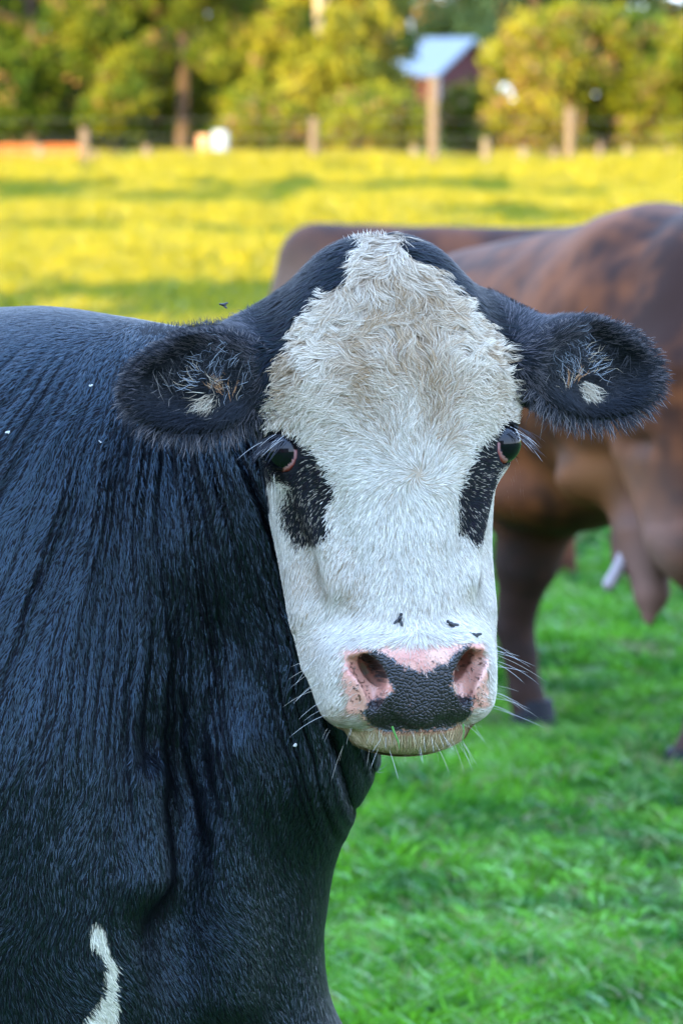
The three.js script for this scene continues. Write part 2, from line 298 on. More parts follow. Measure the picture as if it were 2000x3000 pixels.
function skinColor(k) {
  switch (k.k) {
    case 'face': return mix3([0.46, 0.36, 0.26], [0.28, 0.18, 0.10], tanAmount(k.lx, k.ly));
    case 'chin': return [0.36, 0.19, 0.11];
    case 'blaze': return [0.5, 0.44, 0.33];
    case 'pink': { const s = vnoise(k.lx * 420, k.ly * 420, 2) + 0.5 * vnoise(k.lx * 190, k.ly * 190, 5), dirt = Math.exp(-(((Math.abs(k.lx) - 0.062) / 0.012) ** 2)); return mix3(PINK, [0.12, 0.055, 0.035], clamp(s * 2.2 - 1.1 + dirt * 0.55)); }
    case 'pad': { const e = Math.abs(k.ly + 0.234) < 0.004 || Math.abs(k.ly + 0.255) < 0.004 ? 0.5 : 0; return mix3([0.013, 0.010, 0.010], [0.30, 0.31, 0.36], clamp(e * (vnoise(k.lx * 500, k.ly * 500, 1) - 0.1))); }
    case 'lid': return [0.012, 0.012, 0.015];
    default: return BLACK;
  }
}
const nV = cow.pos.length / 3, kinds = new Array(nV), cowCol = new Float32Array(nV * 3);
for (let v = 0; v < nV; v++) {
  const x = cow.pos[v * 3], y = cow.pos[v * 3 + 1], z = cow.pos[v * 3 + 2];
  kinds[v] = x > -0.75 ? kindAt(x, y, z) : { k: 'coat' };
  const c = skinColor(kinds[v]); cowCol.set(c, v * 3);
}
console.log(((Date.now()-T0)/1000).toFixed(1), 'kinds');
const blackCow = thing('black_cow', 'black cow with a white face, head turned to the viewer', 'cow');
{
  const bodyI = [], padI = [], nose = (v) => kinds[v].k === 'pad' || kinds[v].k === 'pink';
  for (let t = 0; t < cow.I.length; t += 3) {
    const a = cow.I[t], b = cow.I[t + 1], c = cow.I[t + 2];
    (nose(a) + nose(b) + nose(c) >= 2 ? padI : bodyI).push(a, b, c);
  }
  mesh('body', toGeo(cow.pos, cow.N, cowCol, bodyI), mat({ vertexColors: true, roughness: 0.6, specularIntensity: 0.2 }), blackCow);
  const map = new Map(), pp = [], pn = [], uv = [], pi = [], UW = 0.18, U0 = -0.09, V0 = -0.32;
  for (const v of padI) {
    if (!map.has(v)) { map.set(v, pp.length / 3); pp.push(cow.pos[v * 3], cow.pos[v * 3 + 1], cow.pos[v * 3 + 2]); pn.push(cow.N[v * 3], cow.N[v * 3 + 1], cow.N[v * 3 + 2]); const l = toHead(cow.pos[v * 3], cow.pos[v * 3 + 1], cow.pos[v * 3 + 2]); uv.push((l[0] - U0) / UW, (l[1] - V0) / UW); }
    pi.push(map.get(v));
  }
  const g = toGeo(Float32Array.from(pp), Float32Array.from(pn), null, pi); g.setAttribute('uv', new THREE.Float32BufferAttribute(uv, 2));
  const S = 640, bp = new Uint8Array(S * S * 4), cp = new Uint8Array(S * S * 4), C = 46, pts = [];
  for (let i = 0; i < C * C; i++) pts.push([(i % C + hash3(i, 1, 2)) / C, (Math.floor(i / C) + hash3(i, 5, 2)) / C]);
  const black = new Float32Array(S * S);
  for (let j = 0; j < S; j++) for (let i = 0; i < S; i++) black[j * S + i] = noseKind(U0 + i / S * UW, V0 + j / S * UW) === 2 ? 1 : 0;
  const srgb = (c) => 255 * Math.pow(clamp(c), 1 / 2.2);
  for (let j = 0; j < S; j++) for (let i = 0; i < S; i++) {
    const u = i / S, v = j / S, x = U0 + u * UW, y = V0 + v * UW, ci = Math.floor(u * C), cj = Math.floor(v * C); let d1 = 9, d2 = 9;
    for (let a = -1; a < 2; a++) for (let b = -1; b < 2; b++) { const ii = ci + a, jj = cj + b; if (ii < 0 || jj < 0 || ii >= C || jj >= C) continue; const p = pts[jj * C + ii], d = hyp(u - p[0], v - p[1]) * C; if (d < d1) { d2 = d1; d1 = d; } else if (d < d2) d2 = d; }
    let bl = 0, n = 0; for (let a = -15; a <= 15; a += 5) for (let b = -15; b <= 15; b += 5) { const ii = i + a, jj = j + b; if (ii < 0 || jj < 0 || ii >= S || jj >= S) continue; bl += black[jj * S + ii]; n++; } bl /= n;
    const sp = vnoise(x * 620, y * 620, 2) * 0.6 + vnoise(x * 240, y * 240, 5) * 0.5, k = clamp((bl - 0.5 + 0.42 * sp) * 2.3 + 0.5), peb = clamp((d2 - d1) * 2.2);
    const rimPale = Math.exp(-(((bl - 0.62) / 0.12) ** 2)) * clamp(0.35 + sp) * 0.5;
    const dirt = Math.exp(-(((Math.abs(x) - 0.062) / 0.013) ** 2));
    let skin = mix3([0.74, 0.40, 0.29], [0.60, 0.26, 0.19], clamp(0.5 + 0.8 * vnoise(x * 90, y * 90, 31))); skin = mix3(skin, [0.16, 0.07, 0.045], clamp(sp * 2.4 - 1.25 + dirt * 0.8));
    let dark = mix3([0.010, 0.008, 0.008], [0.034, 0.027, 0.026], peb * (0.5 + 0.5 * vnoise(x * 300, y * 300, 9)));
    dark = mix3(dark, [0.34, 0.36, 0.40], rimPale);
    const c = mix3(skin, dark, k), o = (j * S + i) * 4; for (let q = 0; q < 3; q++) cp[o + q] = srgb(c[q]); cp[o + 3] = 255;
    bp[o] = bp[o + 1] = bp[o + 2] = 255 * (k * Math.sqrt(peb) + (1 - k) * (0.6 + 0.25 * sp)); bp[o + 3] = 255;
  }
  const tex = (d, srgbSpace) => { const t = new THREE.DataTexture(d, S, S); t.magFilter = THREE.LinearFilter; if (srgbSpace) t.colorSpace = THREE.SRGBColorSpace; t.needsUpdate = true; return t; };
  tag(mesh('nose', g, mat({ map: tex(cp, true), roughness: 0.33, specularIntensity: 0.9, bumpMap: tex(bp), bumpScale: 0.0011 }), blackCow), 'wet black pebbled nose pad with pink skin round the nostrils');
}
// eyes
for (const s of [-1, 1]) {
  const g = new THREE.SphereGeometry(ER, 64, 48), p = g.attributes.position, col = new Float32Array(p.count * 3);
  const gaze = V(s * 0.66, 0.06, 0.75).normalize(), dark = V(s * ED[0], ED[1], ED[2]);
  for (let i = 0; i < p.count; i++) {
    const v = V(p.getX(i), p.getY(i), p.getZ(i)).normalize(), ang = v.angleTo(gaze) * 180 / Math.PI, n = vnoise(v.x * 14, v.y * 14, v.z * 14);
    const nasal = -s * v.x * 0.75 - v.y * 0.35 + v.z * 0.2;
    let c = ang < 56 ? [0.003, 0.003, 0.005] : ang < 58 ? [0.02, 0.02, 0.03] : nasal > 0.22 && v.y < 0.02 ? mix3([0.52, 0.26, 0.25], [0.50, 0.08, 0.06], clamp((ang - 60) / 12 + 0.4 * n)) : [0.02, 0.014, 0.012];
    col.set(c, i * 3);
  }
  g.setAttribute('color', new THREE.BufferAttribute(col, 3));
  const m = mesh('eye', g, mat({ vertexColors: true, roughness: 0.08, specularIntensity: 0.7 }), blackCow);
  const c = fromHead(s * EYEC[0], EYEC[1], EYEC[2]); m.matrixAutoUpdate = true; m.position.set(...c); m.quaternion.setFromRotationMatrix(HM);
}
// hooves
for (const [x, z] of [[-0.30, -5.20], [-0.18, -5.50], [-1.88, -5.68], [-1.76, -6.0]]) {
  const g = new THREE.CylinderGeometry(0.048, 0.062, 0.075, 20); g.scale(1.15, 1, 0.9); g.translate(x + 0.02, 0.03, z);
  mesh('hoof', g, mat({ color: rgb(0.02, 0.018, 0.016), roughness: 0.5 }), blackCow);
}

// ---------------------------------------------------------------- hair: tapered ribbons that follow the surface
class Hair {
  constructor(max, seg) { this.seg = seg; this.vp = seg * 2 + 1; this.p = new Float32Array(max * this.vp * 3); this.n = new Float32Array(max * this.vp * 3); this.c = new Float32Array(max * this.vp * 3); this.count = 0; this.max = max; }
  // pts: seg + 1 points, side: width direction at each, nor: normal
  add(pts, sides, nor, w, c0, c1) {
    if (this.count >= this.max) return;
    let o = this.count++ * this.vp * 3; const S = this.seg;
    for (let k = 0; k <= S; k++) {
      const t = k / S, ww = k === S ? 0 : w * (k === 0 ? 0.8 : 1 - 0.55 * t * t), q = pts[k], s = sides[k];
      for (let e = k === S ? 0 : -1; e <= (k === S ? 0 : 1); e += 2) {
        for (let a = 0; a < 3; a++) { this.p[o + a] = q[a] + s[a] * e * ww * 0.5; this.n[o + a] = nor[k][a] + s[a] * e * 0.55; this.c[o + a] = lerp(c0[a], c1[a], t); }
        o += 3;
      }
    }
  }
  build(name, material, parent) {
    const n = this.count, S = this.seg, I = new Uint32Array(n * (2 * S - 1) * 3); let q = 0;
    for (let i = 0; i < n; i++) { const b = i * this.vp; for (let k = 0; k < S - 1; k++) { const a = b + 2 * k; I[q++] = a; I[q++] = a + 1; I[q++] = a + 3; I[q++] = a; I[q++] = a + 3; I[q++] = a + 2; } I[q++] = b + 2 * S - 2; I[q++] = b + 2 * S - 1; I[q++] = b + 2 * S; }
    const m = this.vp * 3 * n, N = this.n.subarray(0, m); for (let i = 0; i < m; i += 3) { const l = hyp(N[i], N[i + 1], N[i + 2]) || 1; N[i] /= l; N[i + 1] /= l; N[i + 2] /= l; }
    const o = mesh(name, toGeo(this.p.slice(0, m), N.slice(), this.c.slice(0, m), new THREE.BufferAttribute(I, 1)), material, parent); o.userData.kind = 'stuff';
    console.log(((Date.now()-T0)/1000).toFixed(1), name, n, 'hairs', I.length / 3, 'tris'); return o;
  }
}
const nrm = (v) => { const l = hyp(v[0], v[1], v[2]) || 1; return [v[0] / l, v[1] / l, v[2] / l]; };
const crs = (a, b) => [a[1] * b[2] - a[2] * b[1], a[2] * b[0] - a[0] * b[2], a[0] * b[1] - a[1] * b[0]];
const dot = (a, b) => a[0] * b[0] + a[1] * b[1] + a[2] * b[2];
const tang = (d, n) => { const k = dot(d, n); return nrm([d[0] - n[0] * k, d[1] - n[1] * k, d[2] - n[2] * k]); };
// o: len, w, lift, wave, freq, flow(p) or fixed dir, c0, c1
function lockPull(lx, ly, g, amount) {                          // towards the middle of the lock the hair belongs to
  const i = Math.floor(lx / g), j = Math.floor(ly / g); let bd = 9, bx = 0, by = 0;
  for (let a = -1; a < 2; a++) for (let b = -1; b < 2; b++) { const cx = (i + a + 0.15 + 0.7 * hash3(i + a, j + b, 3)) * g, cy = (j + b + 0.15 + 0.7 * hash3(i + a, j + b, 4)) * g, d = (cx - lx) ** 2 + (cy - ly) ** 2; if (d < bd) { bd = d; bx = cx; by = cy; } }
  return [(bx - lx) * amount, (by - ly) * amount, hash3(Math.round(bx * 1e5), Math.round(by * 1e5), 7)];
}
const jig = (n, a) => { const v = nrm([n[0] + rr(-a, a), n[1] + rr(-a, a), n[2] + rr(-a, a)]); return v; };
function strand(H, p, n, o) {
  const S = H.seg, pts = [], sides = [], nor = []; let q = [...p], ph = o.ph ?? rr(0, 6.28); const st = o.len / S;
  for (let k = 0; k <= S; k++) {
    const t = k / S; let d = tang(o.flow(q), n); const sd = crs(n, d);
    if (o.lock && k) { q[0] += o.lock[0] / S; q[1] += o.lock[1] / S; q[2] += o.lock[2] / S; }
    if (o.wave) { const a = o.wave * Math.sin(ph + o.freq * t); d = nrm([d[0] + sd[0] * a, d[1] + sd[1] * a, d[2] + sd[2] * a]); }
    const lift = o.lift * (k === 0 ? -0.3 : Math.pow(t, 0.7));
    if (!o.free) { const f = cowF(q[0], q[1], q[2]), c = clamp(lift - f, -0.006, 0.006); q = [q[0] + n[0] * c, q[1] + n[1] * c, q[2] + n[2] * c]; } else { const c = o.lift * (k ? 1 / S : 0); q = [q[0] + n[0] * c, q[1] + n[1] * c, q[2] + n[2] * c + 0]; q[1] -= (o.droop ?? 0) * st * t; }
    pts.push(q); sides.push(nrm(crs(d, n))); nor.push(o.nr ?? n);
    q = [q[0] + d[0] * st, q[1] + d[1] * st, q[2] + d[2] * st];
  }
  H.add(pts, sides, nor, o.w, o.c0, o.c1);
}
// hair flow on the head, in head axes
const WH = [0.012, -0.026];
function headFlow(lx, ly) {
  const dx = lx - WH[0], dy = ly - WH[1], r = hyp(dx, dy) + 1e-5;
  let fx, fy;                                                    // like a fountain: up from the whorl and over to the sides, down below it
  const ux = dx * 17, uy = 1 - Math.abs(dx) * 15, wx = dx * 7, wy = -1, b0 = sst(-0.055, 0.035, dy + 0.15 * Math.abs(dx));
  fx = lerp(wx, ux, b0); fy = lerp(wy, uy, b0);
  const rad = Math.exp(-r / 0.010); fx = lerp(fx, dx / r, rad); fy = lerp(fy, dy / r, rad);
  const sw = 0.9 * Math.exp(-r / 0.03); [fx, fy] = [fx * Math.cos(sw) - fy * Math.sin(sw), fx * Math.sin(sw) + fy * Math.cos(sw)];
  { const l = hyp(fx, fy) + 1e-6; fx /= l; fy /= l; }
  const tuft = sst(0.085, 0.165, ly) * Math.exp(-((lx / 0.075) ** 2));    // the forelock hangs down from the poll
  fx = lerp(fx, 0.55 * Math.sin(lx * 60 + ly * 25) + lx * 6, tuft); fy = lerp(fy, -0.8, tuft);
  if (ly < -0.05) { const b = sst(-0.05, -0.13, ly); fx = lerp(fx, lx * 5.5, b); fy = lerp(fy, -1, b); }
  const mz = sst(-0.165, -0.20, ly); fx = lerp(fx, lx * 14, mz); fy = lerp(fy, -0.6, mz);
  const k = 0.55 * sst(-0.08, 0.06, ly) + 0.25, a = k * (1.1 * vnoise(lx * 38, ly * 38, 4) + 0.7 * vnoise(lx * 90, ly * 90, 9));
  return [fx * Math.cos(a) - fy * Math.sin(a), fx * Math.sin(a) + fy * Math.cos(a)];
}
const flowFace = (q) => { const [lx, ly] = toHead(q[0], q[1], q[2]), [a, b] = headFlow(lx, ly); return dirHead(a, b, -0.15); };
const flowNeck = (q) => { const dx = q[0] - FOLD[0], dy = q[1] - FOLD[1], l = hyp(dx, dy), a = 0.35 * vnoise(q[0] * 22, q[1] * 22, 3) + 0.25 * vnoise(q[0] * 70, q[1] * 70, 5) + 0.9 * sst(0.95, 0.75, q[1]) * vnoise(q[0] * 7, q[1] * 7, 9), x = dx / l - 0.12, y = dy / l; return [x * Math.cos(a) - y * Math.sin(a), x * Math.sin(a) + y * Math.cos(a), -0.05]; };

const HF = new Hair(160000, 4), HB = new Hair(230000, 3), HE = new Hair(60000, 3), HP2 = new Hair(60000, 3);
{
  // pick roots over the triangles that face the camera side
  const A = new THREE.Vector3(), B = new THREE.Vector3(), C = new THREE.Vector3(), tri = [];
  const dens = { face: 680000, chin: 700000, patch: 600000, coat: 180000, poll: 330000, ear: 620000, blaze: 420000, pink: 60000 };
  for (let t = 0; t < cow.I.length; t += 3) {
    const [a, b, c] = [cow.I[t], cow.I[t + 1], cow.I[t + 2]], K0 = kinds[a], de = dens[K0.k]; if (!de) continue;
    const x = cow.pos[a * 3], y = cow.pos[a * 3 + 1], z = cow.pos[a * 3 + 2];
    if (x < -0.5 || y < 0.6 || z < -5.45) continue;
    const view = nrm([-x, EYE - y, -z]), face = dot(view, [cow.N[a * 3], cow.N[a * 3 + 1], cow.N[a * 3 + 2]]);
    if (face < (K0.k === 'coat' ? -0.12 : -0.3)) continue;
    A.fromArray(cow.pos, a * 3); B.fromArray(cow.pos, b * 3); C.fromArray(cow.pos, c * 3);
    const area = B.clone().sub(A).cross(C.clone().sub(A)).length() / 2, edge = face < 0.3 ? 1.3 : 1;
    let n = area * de * edge; n = Math.floor(n) + (rnd() < n % 1 ? 1 : 0);
    for (let q = 0; q < n; q++) {
      let u = rnd(), v = rnd(); if (u + v > 1) { u = 1 - u; v = 1 - v; }
      const w = 1 - u - v, p = [0, 1, 2].map((k) => cow.pos[a * 3 + k] * w + cow.pos[b * 3 + k] * u + cow.pos[c * 3 + k] * v), nn = nrm([0, 1, 2].map((k) => cow.N[a * 3 + k] * w + cow.N[b * 3 + k] * u + cow.N[c * 3 + k] * v));
      const br = rr(0.66, 1.14);
      let K = K0;
      if (K0.k === 'face' || K0.k === 'patch' || K0.k === 'poll' || K0.k === 'blaze' || (x < -0.18 && x > -0.34 && y < 0.84)) { const e = K0.lx !== undefined && K0.ly < 0.03 ? 0.0075 : 0.0032, j = () => rr(-1, 1) * rr(0, e); K = kindAt(p[0] + j(), p[1] + j(), p[2]); if (!dens[K.k] || K.k === 'ear' || (K.k === 'coat' && K.lx !== undefined)) K = K0; }
      if (K.k === 'face' || K.k === 'chin' || K.k === 'pink') {
        const { lx, ly } = K, up = sst(-0.03, 0.07, ly), mz = sst(-0.17, -0.21, ly), tan = tanAmount(lx, ly);
        const lk = lockPull(lx, ly, lerp(0.0055, 0.0085, up), 0.8), clump = lk[2];
        let c = mix3(mix3(CREAM, [0.86, 0.75, 0.58], up), TAN, clamp(tan * rr(0.35, 1.1) + 0.20 * up * rnd() + (rnd() < 0.12 ? 0.5 : 0) + 0.6 * (clump - 0.4) * (0.35 + 0.65 * up))); c = c.map((e) => e * br * (0.86 + 0.2 * clump));
        if (K.k === 'chin') c = mix3([0.95, 0.76, 0.48], [0.42, 0.25, 0.12], rnd()).map((e) => e * br);
        if (K.k === 'pink') c = [0.7, 0.5, 0.42];
        const len = lerp(lerp(rr(0.009, 0.014), rr(0.018, 0.036), up), rr(0.007, 0.011), mz) * (K.k === 'chin' ? 1.5 : K.k === 'pink' ? 0.5 : 1) * (Math.abs(lx) > 0.05 && ly < 0.01 && ly > -0.11 ? 0.6 : 1) * (up > 0 ? lerp(1, 0.45, sst(0.075, 0.105, Math.abs(lx) + Math.max(0, ly - 0.1) * 0.5)) : 1);
        strand(HF, p, nn, { len, w: lerp(rr(0.0004, 0.0008), rr(0.0005, 0.0010), up), lift: lerp(rr(0.0004, 0.0014), rr(0.001, 0.0065), up) * (mz ? 1.1 : 1), wave: 0.75 * up + 0.1, ph: lk[2] * 40 + rr(-0.4, 0.4), freq: lerp(3, 5.5, lk[2]), flow: K.k === 'chin' ? () => dirHead(lx * 6 + rr(-0.15, 0.15), -1, 0.35) : flowFace, free: K.k === 'chin', lock: mz > 0.5 ? null : dirHead(lk[0], lk[1], 0), nr: jig(nn, 0.45), c0: mix3(c, [0.26, 0.16, 0.085], lerp(0.42, 0.75, up)), c1: c });  // roots mixed towards dark tan, painting in the shade between locks
      } else if (K.k === 'ear') {
        const s = Math.sign(K.lx), [eu, ev, ew] = earLocal(earX(K.lx), K.ly, K.lz);
        const c = mix3(BLACK, [0.014, 0.015, 0.018], rnd() * rnd()).map((e) => e * br), rim = hyp(eu / 0.089, ev / 0.056) > 0.70;
        const fd = dirHead(s * (0.6 + eu * 6), ev * 9 - 0.15, 0.1), tip = rim ? [0.11, 0.095, 0.10] : [0.02, 0.02, 0.024];
        strand(HE, p, nn, { len: rim ? rr(0.006, 0.013) + 0.016 * rnd() * (0.5 + 0.5 * vnoise(K.lx * 60, K.ly * 60, 8)) : rnd() < 0.2 ? rr(0.018, 0.034) : rr(0.009, 0.018), w: rr(0.0005, 0.0009), lift: rim ? rr(0.001, 0.007) : rr(0.001, 0.005), wave: 0.3, freq: rr(2, 5), flow: () => fd, free: rim, c0: c, c1: rnd() < 0.4 ? tip : c });
      } else {
        const poll = K.k === 'poll', pat = K.k === 'patch', bl = K.k === 'blaze';
        const lk = lockPull(p[0], p[1], 0.0045, 0.35); let c = [0.0055, 0.0060, 0.0075].map((e) => e * rr(0.6, 1.5));
        if (pat) c = rnd() < 0.10 ? mix3(CREAM, TAN, 0.5).map((e) => e * 0.5) : c.map((e) => e * 1.3);
        if (bl) c = [0.74, 0.68, 0.52].map((e) => e * br);
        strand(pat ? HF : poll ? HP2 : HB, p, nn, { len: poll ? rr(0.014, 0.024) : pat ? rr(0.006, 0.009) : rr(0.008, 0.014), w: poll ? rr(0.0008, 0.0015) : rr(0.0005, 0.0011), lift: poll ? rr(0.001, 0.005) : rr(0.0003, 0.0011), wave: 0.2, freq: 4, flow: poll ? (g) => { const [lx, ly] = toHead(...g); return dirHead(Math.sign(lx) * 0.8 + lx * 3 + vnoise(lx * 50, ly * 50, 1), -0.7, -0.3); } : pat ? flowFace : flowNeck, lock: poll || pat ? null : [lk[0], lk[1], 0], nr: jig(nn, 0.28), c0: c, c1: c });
      }
    }
  }
}
const hairMat = (rough, spec, sheenTint = [1, 1, 1], ior = 1.5) => mat({ ior, specularColor: rgb(...sheenTint), vertexColors: true, roughness: rough, specularIntensity: spec, side: THREE.DoubleSide });  // blue values here colour the reflections of the dark hair
HF.build('face_hair', hairMat(0.75, 0.35), blackCow);
HB.build('coat_hair', hairMat(0.36, 1, [0.5, 0.78, 1], 1.6), blackCow);  // blue sky sheen put into the specular colour of black hair
HP2.build('poll_hair', hairMat(0.5, 0.4, [0.6, 0.82, 1]), blackCow);
// ear tufts, lashes, forelock tip, whiskers
{
  for (const s of [-1, 1]) {
    const tuft = (cx, cy, n, spread, len, cols, ux, uy) => { for (let i = 0; i < n; i++) {
      const lx = cx + rr(-1, 1) * spread, ly = cy + rr(-1, 1) * spread, a = rr(-1, 1) * 1.5, dx = ux * Math.cos(a) - uy * Math.sin(a), dy = ux * Math.sin(a) + uy * Math.cos(a);
      let lz = 0.09; for (let k = 0; k < 60 && headF(s * lx + EX, ly, lz) > 0; k++) lz -= 0.003;
      const c = cols[Math.floor(rnd() * cols.length)], fd = dirHead(s * dx, dy, rr(0.15, 0.8));
      strand(HE, fromHead(s * lx + EX, ly, lz), dirHead(0, 0, 1), { len: len * rr(0.5, 1.1), w: rr(0.0004, 0.0008), lift: 0.005, wave: 0.5, freq: rr(2, 6), flow: () => fd, free: true, c0: c.map((e) => e * 0.8), c1: c });
    } };
    const W1 = [0.66, 0.58, 0.44], W2 = [0.46, 0.37, 0.26], OR = [0.42, 0.20, 0.08], GY = [0.30, 0.33, 0.36];
    tuft(0.194, 0.058, 260, 0.007, 0.028, [W1, W2, W2], -0.1, -1);
    tuft(0.184, 0.064, 200, 0.007, 0.022, [OR, OR, W2], -0.4, 0.6);
    tuft(0.178, 0.056, 130, 0.008, 0.030, [W2, OR, GY], -1, 0.15);
    tuft(0.208, 0.080, 90, 0.012, 0.026, [GY, GY, W2], 0.5, 1);
    tuft(0.172, 0.095, 60, 0.018, 0.030, [[0.22, 0.24, 0.26], [0.07, 0.08, 0.09]], -0.3, -0.8);
    tuft(0.185, 0.113, 60, 0.020, 0.022, [[0.2, 0.22, 0.24], [0.07, 0.08, 0.1]], 0.6, -0.4);
  }
}
function fromEar(u, v, w, s) { const a = 0.30, x1 = u * Math.cos(a) + w * Math.sin(a), z1 = -u * Math.sin(a) + w * Math.cos(a), ct = Math.cos(EAR.tilt), st = Math.sin(EAR.tilt); return [s * (EAR.c[0] + x1 * ct - v * st) + EX, EAR.c[1] + x1 * st + v * ct, EAR.c[2] + z1]; }
for (const s of [-1, 1]) {
  for (let i = 0; i < 1500; i++) {                                // fringe round the rim, longest below
    const th = rr(-2.7, 2.7), cu = Math.cos(th), sv = Math.sin(th), low = clamp(-sv * 0.8 + 0.35), p0 = fromEar(0.081 * cu, 0.051 * sv + 0.006, rr(-0.012, 0.010), s), q = fromEar(0.081 * cu + 0.02 * (cu + 0.5 + rr(-0.4, 0.4)), 0.051 * sv + 0.006 + 0.02 * (sv - 0.25 + rr(-0.3, 0.3)), rr(-0.01, 0.012), s);
    const fd = dirHead(q[0] - p0[0], q[1] - p0[1], q[2] - p0[2]), t = rnd(), c1 = t < 0.35 ? [0.20, 0.17, 0.16] : [0.02, 0.02, 0.024];
    strand(HE, fromHead(...p0), dirHead(0, 0.2, 1), { len: rr(0.006, 0.013) + low * rr(0, 0.013), w: rr(0.0004, 0.0008), lift: 0.002, wave: 0.35, freq: rr(1, 4), flow: () => fd, free: true, droop: 0.3, c0: [0.008, 0.008, 0.01], c1 });
  }
  for (let i = 0; i < 700; i++) {                                 // long hair inside the cup
    const u = rr(-0.07, 0.065), v = rr(-0.04, 0.045), p0 = fromEar(u, v, 0.02, s); let lz = p0[2] + 0.03; for (let k = 0; k < 50 && headF(p0[0], p0[1], lz) > 0; k++) lz -= 0.003;
    const fd = dirHead(s * rr(-0.9, 0.5), rr(-0.9, 0.5), rr(0.3, 0.9)), c1 = rnd() < 0.1 ? [0.18, 0.16, 0.14] : [0.03, 0.028, 0.03];
    strand(HE, fromHead(p0[0], p0[1], lz), dirHead(0, 0, 1), { len: rr(0.012, 0.032), w: rr(0.0004, 0.0007), lift: 0.003, wave: 0.6, freq: rr(1, 5), flow: () => fd, free: true, droop: 0.4, c0: c1, c1 });
  }
}
HE.build('ear_hair', hairMat(0.5, 0.4, [0.8, 0.92, 1]), blackCow);
{
  const HL = new Hair(2600, 5);
  for (const s of [-1, 1]) {
    for (let i = 0; i < 44; i++) {                               // upper lashes and the brow bristles
      const a = rr(-0.016, 0.013), up = i < 32;
      const b = 0.0122 * Math.sqrt(Math.max(0.05, 1 - (a / 0.017) ** 2)) + (up ? 0 : 0.006), c = 0.021;
      const P0 = [0, 1, 2].map((k) => EYEC[k] + EH[k] * a + EV[k] * b + ED[k] * c * (up ? 0.86 : 0.95));
      const base = fromHead(s * P0[0], P0[1], P0[2]), d0 = dirHead(s * (0.9 + rr(-0.2, 0.2)), rr(-0.75, -0.05), rr(0.0, 0.5));
      const c1 = rnd() < 0.15 ? [0.45, 0.43, 0.4] : [0.03, 0.03, 0.035];
      strand(HL, base, dirHead(s * 0.3, 0.6, 0.7), { len: rr(0.012, 0.030), w: 0.0005, lift: 0.002, flow: () => d0, free: true, droop: 0.5, c0: c1, c1 });
    }
    for (let i = 0; i < 12; i++) {                               // pale bristles under the eye
      const P0 = [EYEC[0] + rr(0.004, 0.02), -0.018 - rr(0, 0.05), EYEC[2] + rr(-0.01, 0.02)], d0 = dirHead(s * 1, -0.5 + rr(-0.4, 0.3), 0.2);
      strand(HL, fromHead(s * P0[0], P0[1], P0[2]), dirHead(s, 0, 0.2), { len: rr(0.008, 0.018), w: 0.0006, lift: 0.002, flow: () => d0, free: true, c0: CREAM, c1: CREAM });
    }
  }
  HL.build('eyelashes', hairMat(0.5, 0.5), blackCow);
  const HW = new Hair(1200, 6);
  const whisk = (n, fx, fy, fz, dx, dy, dz, l0, l1, cols) => { for (let i = 0; i < n; i++) {
    let lx = fx(), ly = fy(), lz = fz; const d0 = dirHead(dx(lx) + rr(-0.25, 0.25), dy + rr(-0.3, 0.3), dz + rr(-0.2, 0.2)), c = cols[Math.floor(rnd() * cols.length)];
    const out = Math.abs(lx) > 0.09; if (!out) for (let k = 0; k < 60 && headF(lx, ly, lz) > 0; k++) lz -= 0.002; else for (let k = 0; k < 60 && headF(lx, ly, lz) > 0; k++) lx -= Math.sign(lx) * 0.002;
    strand(HW, fromHead(lx, ly, lz), dirHead(0, 0.7, 0.7), { len: rr(l0, l1), w: rr(0.00025, 0.00042), lift: 0.002, flow: () => d0, free: true, droop: rr(0.2, 0.7), c0: c, c1: c });
  } };
  const PALE = [[0.50, 0.49, 0.44], [0.40, 0.36, 0.28]];
  for (const s of [-1, 1]) whisk(s > 0 ? 18 : 10, () => s * 0.14, () => rr(-0.275, -0.20), 0.06, () => s, -0.35, 0.2, 0.025, s > 0 ? 0.062 : 0.05, PALE);
  whisk(30, () => rr(-0.085, 0.085), () => rr(-0.294, -0.28), 0.14, (x) => x * 8, -1, 0.15, 0.006, 0.022, PALE);
  whisk(18, () => rr(-0.07, 0.07), () => rr(-0.31, -0.295), 0.14, (x) => x * 6, -1, 0.3, 0.010, 0.040, PALE);
  HW.build('whiskers', hairMat(0.5, 0.4), blackCow);
  const HT = new Hair(900, 5);                                    // the upright wisp on the poll and the hair along the crest
  for (let i = 0; i < 150; i++) { const lx = rr(-0.02, 0.02) - 0.008, d0 = dirHead(-0.35 + rr(-0.35, 0.35), 1, 0.1 + rr(-0.2, 0.3)), c = mix3(CREAM, TAN, rnd() * 0.6); strand(HT, fromHead(lx, 0.207, rr(-0.02, 0.02)), dirHead(0, 0, 1), { len: rr(0.008, 0.022), w: 0.0009, lift: 0.002, wave: 0.3, freq: 3, flow: () => d0, free: true, c0: c, c1: c }); }
  HT.build('forelock', hairMat(0.7, 0.3), blackCow);
  const HC = new Hair(700, 3);
  for (let i = 0; i < 700; i++) {                                // loose hair on the top of the neck
    const px = rr(420, 760); let p = at(px, 905, 5.28), y = 1.60; while (y > 1.2 && cowF(p[0], y, p[2] + 0.02) > 0) y -= 0.004;
    const d0 = [rr(-0.5, 0.7), 0.7, rr(-0.3, 0.5)]; strand(HC, [p[0], y, p[2] + rr(-0.04, 0.08)], [0, 0.3, 1], { len: rr(0.005, 0.015), w: 0.0006, lift: 0.002, wave: 0.3, freq: 3, flow: () => d0, free: true, c0: BLACK, c1: [0.03, 0.035, 0.045] });
  }
  HC.build('neck_crest_hair', hairMat(0.45, 0.8), blackCow);
}
console.log(((Date.now()-T0)/1000).toFixed(1), 'cow done');
